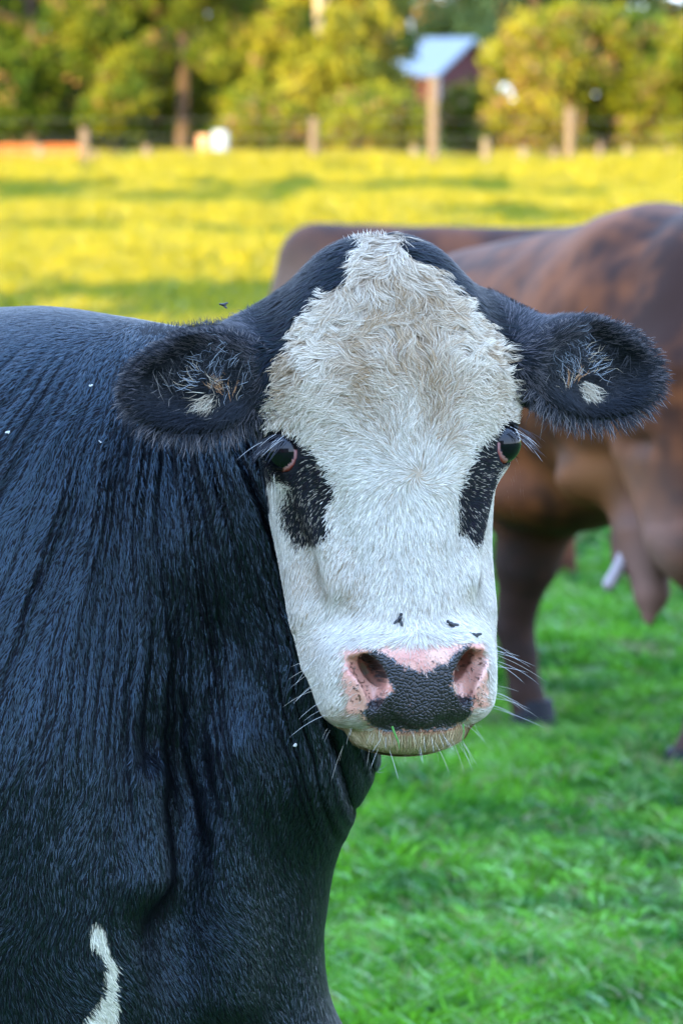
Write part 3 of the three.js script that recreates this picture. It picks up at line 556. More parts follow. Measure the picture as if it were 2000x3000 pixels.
//@@PART3
// ---------------------------------------------------------------- small things on the black cow
const flyMat = mat({ color: rgb(0.012, 0.011, 0.012), roughness: 0.4 }), wingMat = mat({ color: rgb(0.10, 0.10, 0.11), roughness: 0.3, transmission: 0.4, side: THREE.DoubleSide });
function surfaceAt(px, py) { let D = 4.75; for (let k = 0; k < 400; k++) { const p = at(px, py, D), f = cowF(...p); if (f < 0.0008) return p; D += Math.max(0.0006, f * 0.6); } return null; }
function fly(px, py, turn, label, up = 0.004, free) {
  const p = free ?? surfaceAt(px, py); if (!p) return;
  const o = thing('fly', label, 'fly', free ? undefined : 'flies on the muzzle'); o.position.set(p[0], p[1], p[2] + up); o.rotation.z = turn; o.scale.setScalar(free ? 1.0 : 1.45);
  const b = new THREE.SphereGeometry(0.0019, 12, 8); b.scale(0.9, 1.5, 0.9); const t = new THREE.SphereGeometry(0.0012, 10, 8); t.translate(0, 0.0034, 0);
  mesh('body', b, flyMat, o); mesh('head', t, flyMat, o);
  for (const s of [-1, 1]) { const w = new THREE.SphereGeometry(0.0022, 10, 6); w.scale(0.5, 1.2, 0.08); w.rotateZ(s * 0.5); w.translate(s * 0.0018, -0.0022, 0.0012); mesh('wing', w, wingMat, o); }
}
fly(1170, 1812, -0.3, 'small black fly on the white muzzle, leftmost above the nose', 0.005);
fly(1322, 1828, 0.9, 'black fly on the white muzzle between the two other flies', 0.005);
fly(1389, 1860, 1.2, 'black fly nearest the right edge of the white muzzle', 0.005);
fly(0, 0, 1.4, 'black fly hovering in front of the yellow field above the neck', 0, at(655, 893, 5.05));
const fleckMat = mat({ color: rgb(0.75, 0.72, 0.68), roughness: 0.8, side: THREE.DoubleSide });
for (const [px, py, a, label] of [[268, 1130, 0.3, 'tiny white fleck on the black neck left of the ear'], [25, 1265, 0.8, 'tiny white fleck on the black shoulder at the left edge'], [293, 1292, -0.2, 'tiny white fleck on the black neck below the other two'], [867, 2182, 0.5, 'tiny pale fleck on the black throat beside the chin']]) {
  const p = surfaceAt(px, py); if (!p) continue;
  const g = []; for (let k = 0; k < 3; k++) { const t = new THREE.IcosahedronGeometry(rr(0.0009, 0.0018), 0); t.scale(rr(0.5, 1.6), rr(0.4, 1), 0.4); t.rotateZ(a + rr(-1, 1)); t.translate(rr(-0.0016, 0.0016), rr(-0.0016, 0.0016), 0); g.push(t); }
  const m = mesh('fleck', mergeGeometries(g), fleckMat); m.position.set(p[0], p[1], p[2] + 0.003); tag(m, label, 'fleck', 'pale flecks caught in the black coat');
}
function blade(pts, w, m, name, label, group) {
  const pos = [], idx = [], n = pts.length;
  pts.forEach(([x, y, z], i) => { const ww = w * (1 - (i / (n - 1)) ** 2 * 0.85), k = pts[Math.min(i + 1, n - 1)], j = pts[Math.max(i - 1, 0)], l = hyp(k[0] - j[0], k[1] - j[1]), sx = -(k[1] - j[1]) / l, sy = (k[0] - j[0]) / l; pos.push(x + sx * ww, y + sy * ww, z, x, y, z + 0.0006, x - sx * ww, y - sy * ww, z); });
  for (let i = 0; i < n - 1; i++) for (let e = 0; e < 2; e++) { const a = i * 3 + e, b = a + 3; idx.push(a, b, a + 1, a + 1, b, b + 1); }
  const g = new THREE.BufferGeometry(); g.setAttribute('position', new THREE.Float32BufferAttribute(pos, 3)); g.setIndex(idx); g.computeVertexNormals();
  return tag(mesh(name, g, m), label, 'grass blade', group);
}
{
  const gm = mat({ color: rgb(0.07, 0.24, 0.03), roughness: 0.6, side: THREE.DoubleSide });
  const run = (list) => list.map(([x, y]) => { const p = at(x, y, 4.87); return p; });
  blade(run([[1148, 2128], [1156, 2150], [1166, 2172], [1170, 2196]]), 0.0011, gm, 'grass_blade', 'green grass blade hanging from the middle of the lower lip');
  blade(run([[1356, 2120], [1358, 2145], [1354, 2170], [1356, 2205]]), 0.0007, gm, 'grass_blade', 'thin green grass stem at the right corner of the mouth');
}

// ---------------------------------------------------------------- the brown cows
function makeCow(o) {                                                // prims in world metres
  const f = (x, y, z) => { let d = 1e3; for (const [a, b, ra, rb, k] of o.caps) d = smin(d, cap(x, y, z, a, b, ra, rb), k ?? 0.1); for (const [c, r, k] of o.ells ?? []) d = smin(d, ell(x - c[0], y - c[1], z - c[2], ...r), k ?? 0.08); for (const [c, r, k] of o.cuts ?? []) d = smax(d, -ell(x - c[0], y - c[1], z - c[2], ...r), k ?? 0.04); return d - 0.004 * vnoise(x * 9, y * 9, z * 9); };
  const s = surfaceNet(f, axis([[o.lo[0], o.hi[0], o.h]]), axis([[o.lo[1], o.hi[1], o.h]]), axis([[o.lo[2], o.hi[2], o.h]])), col = new Float32Array(s.pos.length);
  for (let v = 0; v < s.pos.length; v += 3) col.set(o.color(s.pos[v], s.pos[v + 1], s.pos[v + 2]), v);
  const root = thing(o.name, o.label, 'cow');
  mesh('body', toGeo(s.pos, s.N, col, s.I), mat({ vertexColors: true, roughness: 0.65, specularIntensity: 0.25 }), root);
  console.log(((Date.now() - T0) / 1000).toFixed(1), o.name, s.I.length / 3);
  return root;
}
const brown = (x, y, z) => { const n = fbm(x * 5, y * 5, z * 5), m = vnoise(x * 28, y * 28, z * 28); return mix3([0.165, 0.050, 0.015], [0.032, 0.012, 0.007], clamp(0.5 + 1.1 * n + 0.45 * m)); };
{
  const Q = (x, y, D) => at(x, y, D);
  const hoofFar = Q(1562, 2120, 13.0), hoofNear = Q(2010, 2240, 12.0);
  hoofFar[1] = 0; hoofNear[1] = 0;
  const A = Q(1975, 1065, 12.45), B = Q(1130, 1160, 13.9);            // hips to chest, slanting away to the left
  const caps = [
    [A, B, 0.37, 0.34, 0.1],
    [Q(1900, 925, 12.5), Q(1180, 1000, 13.8), 0.25, 0.18, 0.1], [Q(1600, 1250, 12.9), Q(1200, 1230, 13.7), 0.27, 0.28, 0.1],
    [Q(2150, 900, 12.2), A, 0.26, 0.34, 0.12],
    [B, Q(1010, 1150, 14.3), 0.27, 0.18, 0.15], [Q(1010, 1150, 14.3), Q(1030, 1650, 14.9), 0.15, 0.11, 0.1], [Q(1030, 1650, 14.9), Q(1040, 1900, 14.9), 0.12, 0.07, 0.05],
    // far hind leg, well forward
    [Q(1600, 1400, 12.9), Q(1540, 1640, 12.95), 0.13, 0.085, 0.06], [Q(1540, 1640, 12.95), Q(1505, 1830, 13.0), 0.075, 0.05, 0.03], [Q(1505, 1830, 13.0), [hoofFar[0] - 0.02, 0.1, hoofFar[2]], 0.05, 0.043, 0.02], [[hoofFar[0] - 0.02, 0.1, hoofFar[2]], [hoofFar[0], 0.03, hoofFar[2]], 0.045, 0.055, 0.02],
    // near hind leg
    [Q(2080, 1150, 12.1), Q(2050, 1560, 12.0), 0.25, 0.13, 0.1], [Q(2050, 1560, 12.0), Q(2120, 1780, 12.0), 0.10, 0.06, 0.05], [Q(2120, 1780, 12.0), [hoofNear[0] + 0.03, 0.12, hoofNear[2]], 0.055, 0.042, 0.03], [[hoofNear[0] + 0.03, 0.12, hoofNear[2]], [hoofNear[0], 0.04, hoofNear[2]], 0.042, 0.055, 0.02],
    // forelegs
    ...[[-0.05, 13.5], [0.15, 14.2]].flatMap(([x, D]) => [[[x, 0.75, -D], [x, 0.42, -D], 0.12, 0.06, 0.06], [[x, 0.42, -D], [x, 0.03, -D], 0.055, 0.05, 0.03]]),
    // udder: quarters that taper to the teats
    [Q(1855, 1400, 12.25), Q(1870, 1620, 12.2), 0.085, 0.055, 0.05], [Q(1890, 1560, 12.15), Q(1905, 1740, 12.12), 0.07, 0.045, 0.05], [Q(1905, 1740, 12.12), Q(1898, 1822, 12.1), 0.042, 0.016, 0.02],
    [Q(1840, 1590, 12.22), Q(1822, 1640, 12.2), 0.040, 0.026, 0.03],
    // flank fold between belly and thigh
    [Q(1830, 1330, 12.1), Q(1935, 1560, 12.0), 0.035, 0.03, 0.05]];
  const ells = [[Q(1740, 1400, 12.3), [0.10, 0.07, 0.09], 0.06], [Q(1640, 1450, 12.7), [0.2, 0.09, 0.16], 0.1], [Q(1900, 730, 12.45), [0.14, 0.07, 0.16], 0.1]];
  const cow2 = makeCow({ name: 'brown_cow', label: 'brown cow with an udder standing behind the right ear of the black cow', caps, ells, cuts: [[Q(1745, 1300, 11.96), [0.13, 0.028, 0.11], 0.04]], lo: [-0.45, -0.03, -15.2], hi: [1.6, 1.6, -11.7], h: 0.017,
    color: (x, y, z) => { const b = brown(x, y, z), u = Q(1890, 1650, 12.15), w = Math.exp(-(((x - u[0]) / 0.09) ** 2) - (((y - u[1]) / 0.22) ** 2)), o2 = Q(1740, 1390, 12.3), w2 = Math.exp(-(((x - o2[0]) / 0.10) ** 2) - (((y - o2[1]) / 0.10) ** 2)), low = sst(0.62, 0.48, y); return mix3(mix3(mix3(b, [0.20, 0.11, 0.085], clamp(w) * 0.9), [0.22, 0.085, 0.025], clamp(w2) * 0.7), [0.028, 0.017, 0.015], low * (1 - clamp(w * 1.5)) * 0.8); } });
  // pale teat
  const t0 = V(...Q(1836, 1600, 12.18)), t1 = V(...Q(1782, 1712, 12.12)), tg = new THREE.TubeGeometry(new THREE.CatmullRomCurve3([t0, t0.clone().lerp(t1, 0.5).add(V(0.004, 0.002, 0.006)), t1]), 12, 0.0165, 12), tip = new THREE.SphereGeometry(0.0165, 12, 10); tip.translate(t1.x, t1.y, t1.z);
  tag(mesh('teat', mergeGeometries([tg, tip]), mat({ color: rgb(0.32, 0.25, 0.24), roughness: 0.5 }), cow2), 'pale front teat');
  for (const q of [hoofFar, hoofNear]) { const g = new THREE.CylinderGeometry(0.052, 0.068, 0.085, 18); g.translate(q[0], 0.04, q[2]); mesh('hoof', g, mat({ color: rgb(0.012, 0.012, 0.016), roughness: 0.6, specularIntensity: 0.4 }), cow2); }
}
{
  const Q = (x, y, D) => at(x, y, D), caps = [
    [Q(1020, 900, 17.2), Q(1700, 930, 17.0), 0.24, 0.27, 0.1], [Q(935, 745, 17.2), Q(1750, 790, 17.0), 0.10, 0.12, 0.1], [Q(1020, 1000, 17.2), Q(1650, 1020, 17.0), 0.28, 0.32, 0.1], [Q(910, 760, 17.2), Q(905, 1000, 17.25), 0.09, 0.13, 0.1],
    [Q(1700, 900, 17.0), Q(2150, 980, 16.9), 0.24, 0.16, 0.1], [Q(2150, 980, 16.9), Q(2250, 1300, 16.8), 0.14, 0.08, 0.05],
    ...[[900, 17.0], [960, 17.45], [1650, 16.85], [1600, 17.3]].flatMap(([x, D]) => { const p = Q(x, 1100, D); return [[[p[0], 0.85, -D], [p[0] - 0.03, 0.45, -D], 0.17, 0.07, 0.06], [[p[0] - 0.03, 0.45, -D], [p[0], 0.05, -D], 0.055, 0.05, 0.03]]; })];
  makeCow({ name: 'brown_cow', label: 'dark brown cow farther back, only its rump and back seen behind the black poll', caps, lo: [-0.5, -0.03, -17.9], hi: [2.0, 1.6, -16.3], h: 0.022, color: (x, y, z) => { const b = brown(x + 9, y, z), r = Q(850, 800, 17.2), w = Math.exp(-(((x - r[0]) / 0.16) ** 2) - (((y - r[1] + 0.03) / 0.14) ** 2)); return mix3(mix3(b, [0.045, 0.020, 0.015], 0.4), [0.14, 0.075, 0.045], w); } });  // lighter rump side is light painted into the coat colour
}

// ---------------------------------------------------------------- ground
{
  const xs = axis([[-400, -60, 30], [-60, -10, 4], [-10, 10, 0.5], [10, 60, 4], [60, 400, 30]]), zs = axis([[-600, -140, 30], [-140, -30, 2.5], [-30, 2, 0.5], [2, 60, 4], [60, 300, 30]]);
  const p = [], c = [], I = [];
  for (const z of zs) for (const x of xs) { p.push(x, ground(x, z) - 0.004, z); const n = fbm(x * 0.6, 1, z * 0.6), y = sst(20, 30, -z + 3 * n); c.push(...mix3(mix3([0.030, 0.085, 0.014], [0.05, 0.05, 0.02], clamp(n + 0.2)), mix3([0.34, 0.28, 0.02], [0.14, 0.18, 0.015], clamp(0.5 + n)), y)); }
  for (let j = 0; j < zs.length - 1; j++) for (let i = 0; i < xs.length - 1; i++) { const a = j * xs.length + i; I.push(a, a + xs.length, a + 1, a + 1, a + xs.length, a + xs.length + 1); }
  const g = new THREE.BufferGeometry(); g.setAttribute('position', new THREE.Float32BufferAttribute(p, 3)); g.setAttribute('color', new THREE.Float32BufferAttribute(c, 3)); g.setIndex(I); g.computeVertexNormals();
  mesh('ground', g, mat({ vertexColors: true, roughness: 0.95, specularIntensity: 0.2 })).userData = { kind: 'structure', label: 'grassy pasture ground rising gently to the trees', category: 'ground' };
}
// ---------------------------------------------------------------- grass
function tuftGeo(n, hgt, w, lean) {
  const p = [], I = [], N = [];
  for (let b = 0; b < n; b++) {
    const a = rr(0, 6.28), r = rr(0, 0.03), H = hgt * rr(0.5, 1.1), l = lean * rr(0.2, 1.2) * H, ca = Math.cos(a), sa = Math.sin(a), t = rr(0, 6.28), sx = Math.cos(t) * w * rr(0.7, 1.2), sz = Math.sin(t) * w, o = p.length / 3;
    const x0 = Math.cos(t * 3) * r, z0 = Math.sin(t * 3) * r;
    p.push(x0 - sx, 0, z0 - sz, x0 + sx, 0, z0 + sz, x0 + ca * l * 0.35 - sx * 0.9, H * 0.55, z0 + sa * l * 0.35 - sz * 0.9, x0 + ca * l * 0.35 + sx * 0.9, H * 0.55, z0 + sa * l * 0.35 + sz * 0.9, x0 + ca * l, H * (1 - 0.25 * lean), z0 + sa * l);
    I.push(o, o + 1, o + 3, o, o + 3, o + 2, o + 2, o + 3, o + 4); for (let k = 0; k < 5; k++) { const v = nrm([ca, 0.55, sa]); N.push(...v); }
  }
  const g = new THREE.BufferGeometry(); g.setAttribute('position', new THREE.Float32BufferAttribute(p, 3)); g.setAttribute('normal', new THREE.Float32BufferAttribute(N, 3)); g.setIndex(I); return g;
}
const M4 = new THREE.Matrix4(), QT = new THREE.Quaternion(), UPV = V(0, 1, 0);
function scatter(name, geo, material, list, parent) {
  const im = new THREE.InstancedMesh(geo, material, list.length); im.name = parent ? name : numbered(name); im.castShadow = im.receiveShadow = true;
  list.forEach(([x, y, z, s, c, sy], i) => { QT.setFromAxisAngle(UPV, rnd() * 6.28); im.setMatrixAt(i, M4.compose(V(x, y, z), QT, V(s, s * (sy ?? 1), s))); im.setColorAt(i, rgb(...c)); });
  (parent ?? scene).add(im); im.userData.kind = 'stuff'; return im;
}
{
  const leafM = mat({ color: rgb(1, 1, 1), roughness: 0.9, specularIntensity: 0.35, transmission: 0.35, side: THREE.DoubleSide });
  const list = [];
  for (let i = 0; i < 52000; i++) {
    const t = rnd(), D = 7.6 + 20 * t * t ** 0.35, wide = rnd() < 0.25, half = wide ? D * 0.30 + 1.5 : D * 0.085 + 0.6, x = rr(-half, half), z = -D;
    const n = fbm(x * 1.3, 4, z * 0.9), n2 = vnoise(x * 6, 2, z * 6); if (n < -0.38 && rnd() < 0.6) continue;
    let c = mix3([0.020, 0.19, 0.004], [0.21, 0.60, 0.022], clamp(0.5 + 0.7 * n2 + rr(-0.5, 0.5))); if (rnd() < 0.10) c = mix3(c, [0.42, 0.38, 0.18], rr(0.4, 1)); if (rnd() < 0.10) c = [0.36, 0.60, 0.20];
    list.push([x, ground(x, z) - 0.005, z, rr(0.7, 1.25), c, clamp(0.75 + 0.8 * n, 0.35, 1.5)]);
  }
  tag(scatter('pasture_grass', tuftGeo(10, 0.105, 0.0040, 0.95), leafM, list), 'short green pasture grass around the cows', 'grass', null, 'stuff');
  const far = [], dry = [];
  for (let i = 0; i < 95000; i++) {
    const D = 22 + 70 * rnd() ** 1.1, wide = rnd() < 0.4, half = wide ? D * 0.33 + 3 : D * 0.085 + 1.5, x = rr(-half, half), z = -D; if (D < 27 && rnd() > (D - 22) / 5) continue;
    const n = fbm(x * 0.5, 7, z * 0.2), n2 = vnoise(x * 1.5, 5, z * 0.45);
    if (n + 0.55 * n2 + rr(-0.2, 0.2) > -0.08) dry.push([x, ground(x, z), z, rr(0.8, 1.5), mix3([0.46, 0.39, 0.003], [0.64, 0.54, 0.04], rnd()), clamp(0.8 + 0.6 * n, 0.5, 1.3) * (D > 70 ? 1.35 : 1)]);
    else far.push([x, ground(x, z), z, rr(0.8, 1.5), mix3([0.11, 0.20, 0.008], [0.26, 0.30, 0.012], rnd()), 0.8]);
  }
  tag(scatter('meadow_grass', tuftGeo(12, 0.22, 0.006, 0.8), leafM, dry), 'long dry yellow grass of the sunlit field', 'grass', null, 'stuff');
  tag(scatter('meadow_grass', tuftGeo(12, 0.15, 0.006, 0.9), leafM, far), 'greener patches of grass in the sunlit yellow field', 'grass', null, 'stuff');
}

// ---------------------------------------------------------------- fences, gate, drum
const woodM = [rgb(0.19, 0.13, 0.08), rgb(0.23, 0.17, 0.10), rgb(0.16, 0.11, 0.07)].map((c) => mat({ color: c, roughness: 0.9 }));
function post(parent, px, topPy, D, r, lean = 0) {
  const p = at(px, 470, D), y0 = ground(p[0], -D), top = at(px, topPy, D)[1], H = top - y0;
  const g = new THREE.CylinderGeometry(r * 0.93, r, H + 0.2, 12, 4), q = g.attributes.position; for (let i = 0; i < q.count; i++) { const k = 1 + 0.08 * vnoise(q.getX(i) * 30, q.getY(i) * 3 + px, q.getZ(i) * 30); q.setX(i, q.getX(i) * k + lean * (q.getY(i) + H / 2)); q.setZ(i, q.getZ(i) * k); } g.computeVertexNormals();
  g.translate(p[0], y0 + H / 2 - 0.1, -D); mesh('post', g, woodM[Math.floor(rnd() * 3)], parent); return [p[0], y0, H];
}
const wireM = mat({ color: rgb(0.25, 0.24, 0.23), metalness: 0.6, roughness: 0.5 });
function wires(parent, xs, D, hs) { for (const hh of hs) { const pts = []; for (let x = xs[0]; x <= xs[1] + 0.01; x += 1) pts.push(V(x, ground(x, -D) + hh + 0.01 * Math.sin(x * 2.4), -D + 0.08)); mesh('wire', new THREE.TubeGeometry(new THREE.CatmullRomCurve3(pts), 60, 0.002, 5), wireM, parent); } }
const fenceA = thing('wire_fence', 'wire fence on tall weathered wooden posts across the far edge of the field', 'fence');
for (const [px, py, l] of [[-330, 370, 0.02], [247, 375, 0.01], [918, 345, 0], [1268, 225, 0], [1665, 318, 0.01], [2250, 340, 0], [2750, 340, 0], [3300, 345, 0.01], [3900, 340, 0], [-900, 350, 0], [-1500, 345, 0], [-2100, 350, 0.01]]) post(fenceA, px, py, 80, px === 1268 ? 0.085 : 0.075, l);
wires(fenceA, [-30, 30], 80, [0.35, 0.6, 0.85]);
const fenceB = thing('wire_fence', 'second fence of short pale stakes behind the tall fence posts', 'fence');
for (const [px, py, l] of [[-120, 425, 0], [115, 425, 0.03], [285, 440, -0.12], [432, 425, -0.02], [558, 438, 0], [822, 440, 0], [958, 452, 0.05], [1212, 428, 0], [1422, 405, -0.01], [1530, 430, 0.03], [1622, 432, 0], [1752, 418, 0.06], [1836, 428, 0], [1960, 430, -0.02], [2120, 430, 0]]) post(fenceB, px, py, 86, 0.065, l);
wires(fenceB, [-9, 9], 86, [0.25, 0.45]);
{
  const o = thing('field_gate', 'orange tubular steel gate at the left edge of the far fence', 'gate'), m = mat({ color: rgb(0.62, 0.17, 0.02), roughness: 0.45 }), D = 87.2, x0 = at(-160, 470, D)[0], x1 = at(228, 470, D)[0], y0 = ground(x0, -D);
  const tube = (a, b, r) => { const g = new THREE.CylinderGeometry(r, r, a.distanceTo(b), 10); g.rotateX(Math.PI / 2); g.lookAt(b.clone().sub(a)); const c = a.clone().lerp(b, 0.5); g.translate(c.x, c.y, c.z); return g; };
  const yt = at(0, 428, D)[1], bars = 5; for (let k = 0; k < bars; k++) { const y = lerp(yt, y0 + 0.15, k / (bars - 1)); mesh('rail', tube(V(x0, y, -D), V(x1, y, -D), 0.017), m, o); }
  for (const t of [0, 0.5, 1]) mesh('upright', tube(V(lerp(x0, x1, t), y0 + 0.15, -D + 0.002), V(lerp(x0, x1, t), yt, -D + 0.002), 0.02), m, o);
}
function drum(px, py, D, r, hgt, c, label) {
  const p = at(px, py, D), pr = [[0, 0], [r * 0.95, 0], [r, 0.03], [r, hgt * 0.32], [r * 1.04, hgt * 0.35], [r, hgt * 0.38], [r, hgt * 0.64], [r * 1.04, hgt * 0.67], [r, hgt * 0.7], [r, hgt - 0.03], [r * 0.95, hgt], [0, hgt]].map(([x, y]) => new THREE.Vector2(x, y));
  const o = mesh('plastic_drum', new THREE.LatheGeometry(pr, 28), mat({ color: c, roughness: 0.4 })); o.position.set(p[0], ground(p[0], -D), -D); tag(o, label, 'drum');
}
drum(645, 430, 89, 0.14, 0.60, rgb(0.36, 0.40, 0.46), 'small white drum standing in front of the trees'); drum(598, 430, 90.5, 0.13, 0.50, rgb(0.55, 0.26, 0.13), 'rust coloured drum beside the white drum');

// ---------------------------------------------------------------- red barn behind the trees
function prism(w, d, wallH, roofH) { const s = new THREE.Shape(); s.moveTo(-w / 2, 0); s.lineTo(w / 2, 0); s.lineTo(w / 2, wallH); s.lineTo(0, wallH + roofH); s.lineTo(-w / 2, wallH); s.closePath(); const g = new THREE.ExtrudeGeometry(s, { depth: d, bevelEnabled: false }); g.translate(0, 0, -d / 2); return g; }
function slab(x0, y0, x1, y1, d, t) { const s = new THREE.Shape(), l = Math.hypot(x1 - x0, y1 - y0), nx = -(y1 - y0) / l * t, ny = (x1 - x0) / l * t; s.moveTo(x0, y0); s.lineTo(x1, y1); s.lineTo(x1 + nx, y1 + ny); s.lineTo(x0 + nx, y0 + ny); s.closePath(); const g = new THREE.ExtrudeGeometry(s, { depth: d, bevelEnabled: false }); g.translate(0, 0, -d / 2); return g; }
{
  const D = 150, p = at(1268, 400, D), o = thing('red_barn', 'dark red barn with a pale metal roof glimpsed between the trees', 'barn'); o.position.set(p[0] - 0.65, ground(p[0], -D) - 0.2, -D); o.rotation.y = 0.9; o.scale.setScalar(1.25);
  const red = mat({ color: rgb(0.055, 0.004, 0.009), roughness: 0.8 }), roof = mat({ color: rgb(0.10, 0.15, 0.23), roughness: 0.85, specularIntensity: 0.3 }), trim = mat({ color: rgb(0.3, 0.32, 0.42), roughness: 0.6 });
  mesh('wall', prism(2.6, 3.4, 1.75, 0.75), red, o);
  mesh('roof', slab(1.55, 1.63, 0, 2.55, 3.9, 0.07), roof, o); mesh('roof', slab(0, 2.55, -1.55, 1.63, 3.9, 0.07), roof, o);
  for (const s of [-1, 1]) { const g = new THREE.BoxGeometry(0.14, 1.75, 0.14); g.translate(s * 1.29, 0.875, 1.70); mesh('corner_board', g, trim, o); }
  const dg = new THREE.BoxGeometry(0.9, 1.4, 0.06); dg.translate(0, 0.7, 1.74); mesh('door', dg, mat({ color: rgb(0.07, 0.005, 0.01), roughness: 0.8 }), o);
}

// ---------------------------------------------------------------- trees
const barkM = mat({ color: rgb(0.10, 0.062, 0.04), roughness: 0.95 }), barkP = mat({ color: rgb(0.40, 0.32, 0.22), roughness: 0.9 });
const leafMat = mat({ color: rgb(1, 1, 1), roughness: 0.85, specularIntensity: 0.3, transmission: 0.2, side: THREE.DoubleSide });
function clumpGeo(n, R, s) { const p = [], I = [], N = []; for (let i = 0; i < n; i++) { const c = V(rr(-1, 1), rr(-1, 1), rr(-1, 1)).multiplyScalar(R), a = V(rr(-1, 1), rr(-1, 1), rr(-1, 1)).normalize(), b = V(rr(-1, 1), rr(-1, 1), rr(-1, 1)).cross(a).normalize(), nn = a.clone().cross(b), o = p.length / 3, l = s * rr(0.7, 1.3); for (const [u, v] of [[-1, 0], [0, -0.45], [1, 0], [0, 0.45]]) { const q = c.clone().addScaledVector(a, u * l).addScaledVector(b, v * l); p.push(q.x, q.y, q.z); N.push(nn.x, nn.y, nn.z); } I.push(o, o + 1, o + 2, o, o + 2, o + 3); } const g = new THREE.BufferGeometry(); g.setAttribute('position', new THREE.Float32BufferAttribute(p, 3)); g.setAttribute('normal', new THREE.Float32BufferAttribute(N, 3)); g.setIndex(I); return g; }
const CL = clumpGeo(14, 0.20, 0.085), CLB = clumpGeo(16, 0.5, 0.19), CN = clumpGeo(22, 0.28, 0.10);
function trunkGeo(x, y0, z, H, r, lean) {
  const parts = [], tube = (pts, r0, r1) => { const c = new THREE.CatmullRomCurve3(pts), n = 12, g = new THREE.TubeGeometry(c, n, 1, 9), q = g.attributes.position, cen = c.getSpacedPoints(n); for (let i = 0; i <= n; i++) for (let k = 0; k < 10; k++) { const v = i * 10 + k, rad = lerp(r0, r1, i / n) * (1 + 0.12 * vnoise(k * 1.3, i * 0.7, r0 * 50)); q.setXYZ(v, cen[i].x + (q.getX(v) - cen[i].x) * rad, cen[i].y + (q.getY(v) - cen[i].y) * rad, cen[i].z + (q.getZ(v) - cen[i].z) * rad); } g.computeVertexNormals(); return g; };
  const top = V(x + lean * H, y0 + H, z); parts.push(tube([V(x, y0 - 0.2, z), V(x + lean * H * 0.3 + 0.05, y0 + H * 0.35, z), V(x + lean * H * 0.6 - 0.08, y0 + H * 0.7, z), top], r, r * 0.35));
  for (let b = 0; b < 6; b++) { const t = rr(0.28, 0.85), s = V(x + lean * H * t, y0 + H * t, z), a = rr(0, 6.28), L = H * rr(0.18, 0.32); parts.push(tube([s, s.clone().add(V(Math.cos(a) * L * 0.5, L * 0.25, Math.sin(a) * L * 0.5)), s.clone().add(V(Math.cos(a) * L, L * 0.6, Math.sin(a) * L))], r * 0.4, r * 0.1)); }
  return mergeGeometries(parts);
}
// crown: [x offset m, low m, high m, half width m]; the leaves thin out above what the photograph shows
function tree(o) {
  const p = at(o.px, 450, o.D), x = p[0], y0 = ground(x, -o.D), root = thing(o.name, o.label, o.cat ?? 'tree', o.group);
  root.position.set(x, y0, -o.D);
  if (o.trunk) mesh('trunk', trunkGeo(0, 0, 0, o.H * 0.85, o.trunk, o.lean ?? 0), o.pale ? barkP : barkM, root);
  const list = [], lobes = o.lobes ?? 26;
  for (let l = 0; l < lobes; l++) {
    const t = Math.pow(rnd(), o.bias ?? 1.5), yy = lerp(o.low, o.H, t), w = o.w * Math.sqrt(Math.max(0.08, 1 - ((t - 0.35) / 0.72) ** 2)), a = rr(0, 6.28), rad = Math.sqrt(rnd()) * w, cx = Math.cos(a) * rad, cz = Math.sin(a) * rad * 0.7, R = o.lobe * rr(0.4, 1.1), tone = rr(-0.25, 0.25), up = yy > 4.8, n = Math.round(o.n / lobes * (up ? 0.4 : 1));
    for (let i = 0; i < n; i++) {
      const v = V(rr(-1, 1), rr(-1, 1), rr(-1, 1)); if (v.lengthSq() > 1) { i--; continue; } v.multiplyScalar(R * (0.5 + 0.5 * v.length()));
      const c = mix3(o.c0, o.c1, clamp(0.5 + tone + rr(-0.35, 0.35))); list.push([cx + v.x, Math.max(0.15, yy + v.y * 0.8), cz + v.z, (o.s ?? 1) * rr(0.7, 1.3) * (up ? 1.6 : 1), rnd() < (o.dry ?? 0.05) ? [0.22, 0.13, 0.05] : c]);
    }
  }
  scatter('crown', o.needle ? CN : CL, leafMat, list, root);
}
const YG = [0.10, 0.135, 0.004], YG2 = [0.21, 0.20, 0.006], MG = [0.03, 0.07, 0.004], GO = [0.30, 0.25, 0.02];
const G1 = 'sunlit trees along the far fence', G2 = 'sunlit bushes right of the barn', G3 = 'trees behind the sunlit front row';
tree({ name: 'leafy_tree', label: 'yellow green tree at the left edge above the orange gate', group: G1, px: 90, D: 96, H: 9, w: 2.7, low: 0.7, lobe: 0.6, n: 2600, lobes: 90, bias: 2.2, trunk: 0.14, c0: MG, c1: YG });
tree({ name: 'leafy_tree', label: 'brownish gold tree between the left edge and the brown trunk', group: G1, px: 330, D: 101, H: 9, w: 2.3, low: 0.9, lobe: 0.6, n: 1900, lobes: 80, bias: 2.0, trunk: 0.16, c0: [0.15, 0.10, 0.03], c1: YG, dry: 0.3 });
tree({ name: 'leafy_tree', label: 'tree with a thick brown trunk left of the white drum', group: G1, px: 532, D: 94, H: 9, w: 2.2, low: 1.0, lobe: 0.55, n: 1900, lobes: 76, bias: 1.9, trunk: 0.14, c0: MG, c1: YG2 });
tree({ name: 'leafy_tree', label: 'brightest yellow tree above the fence post in the middle', group: G1, px: 925, D: 92, H: 9, w: 1.35, low: 1.0, lobe: 0.42, n: 1500, lobes: 58, bias: 2.0, trunk: 0.10, pale: true, c0: YG, c1: GO });
tree({ name: 'leafy_tree', label: 'gold tree just left of the barn', group: G1, px: 1070, D: 97, H: 8.5, w: 0.75, low: 1.1, lobe: 0.45, n: 1100, lobes: 50, bias: 2.0, trunk: 0.12, c0: MG, c1: GO });
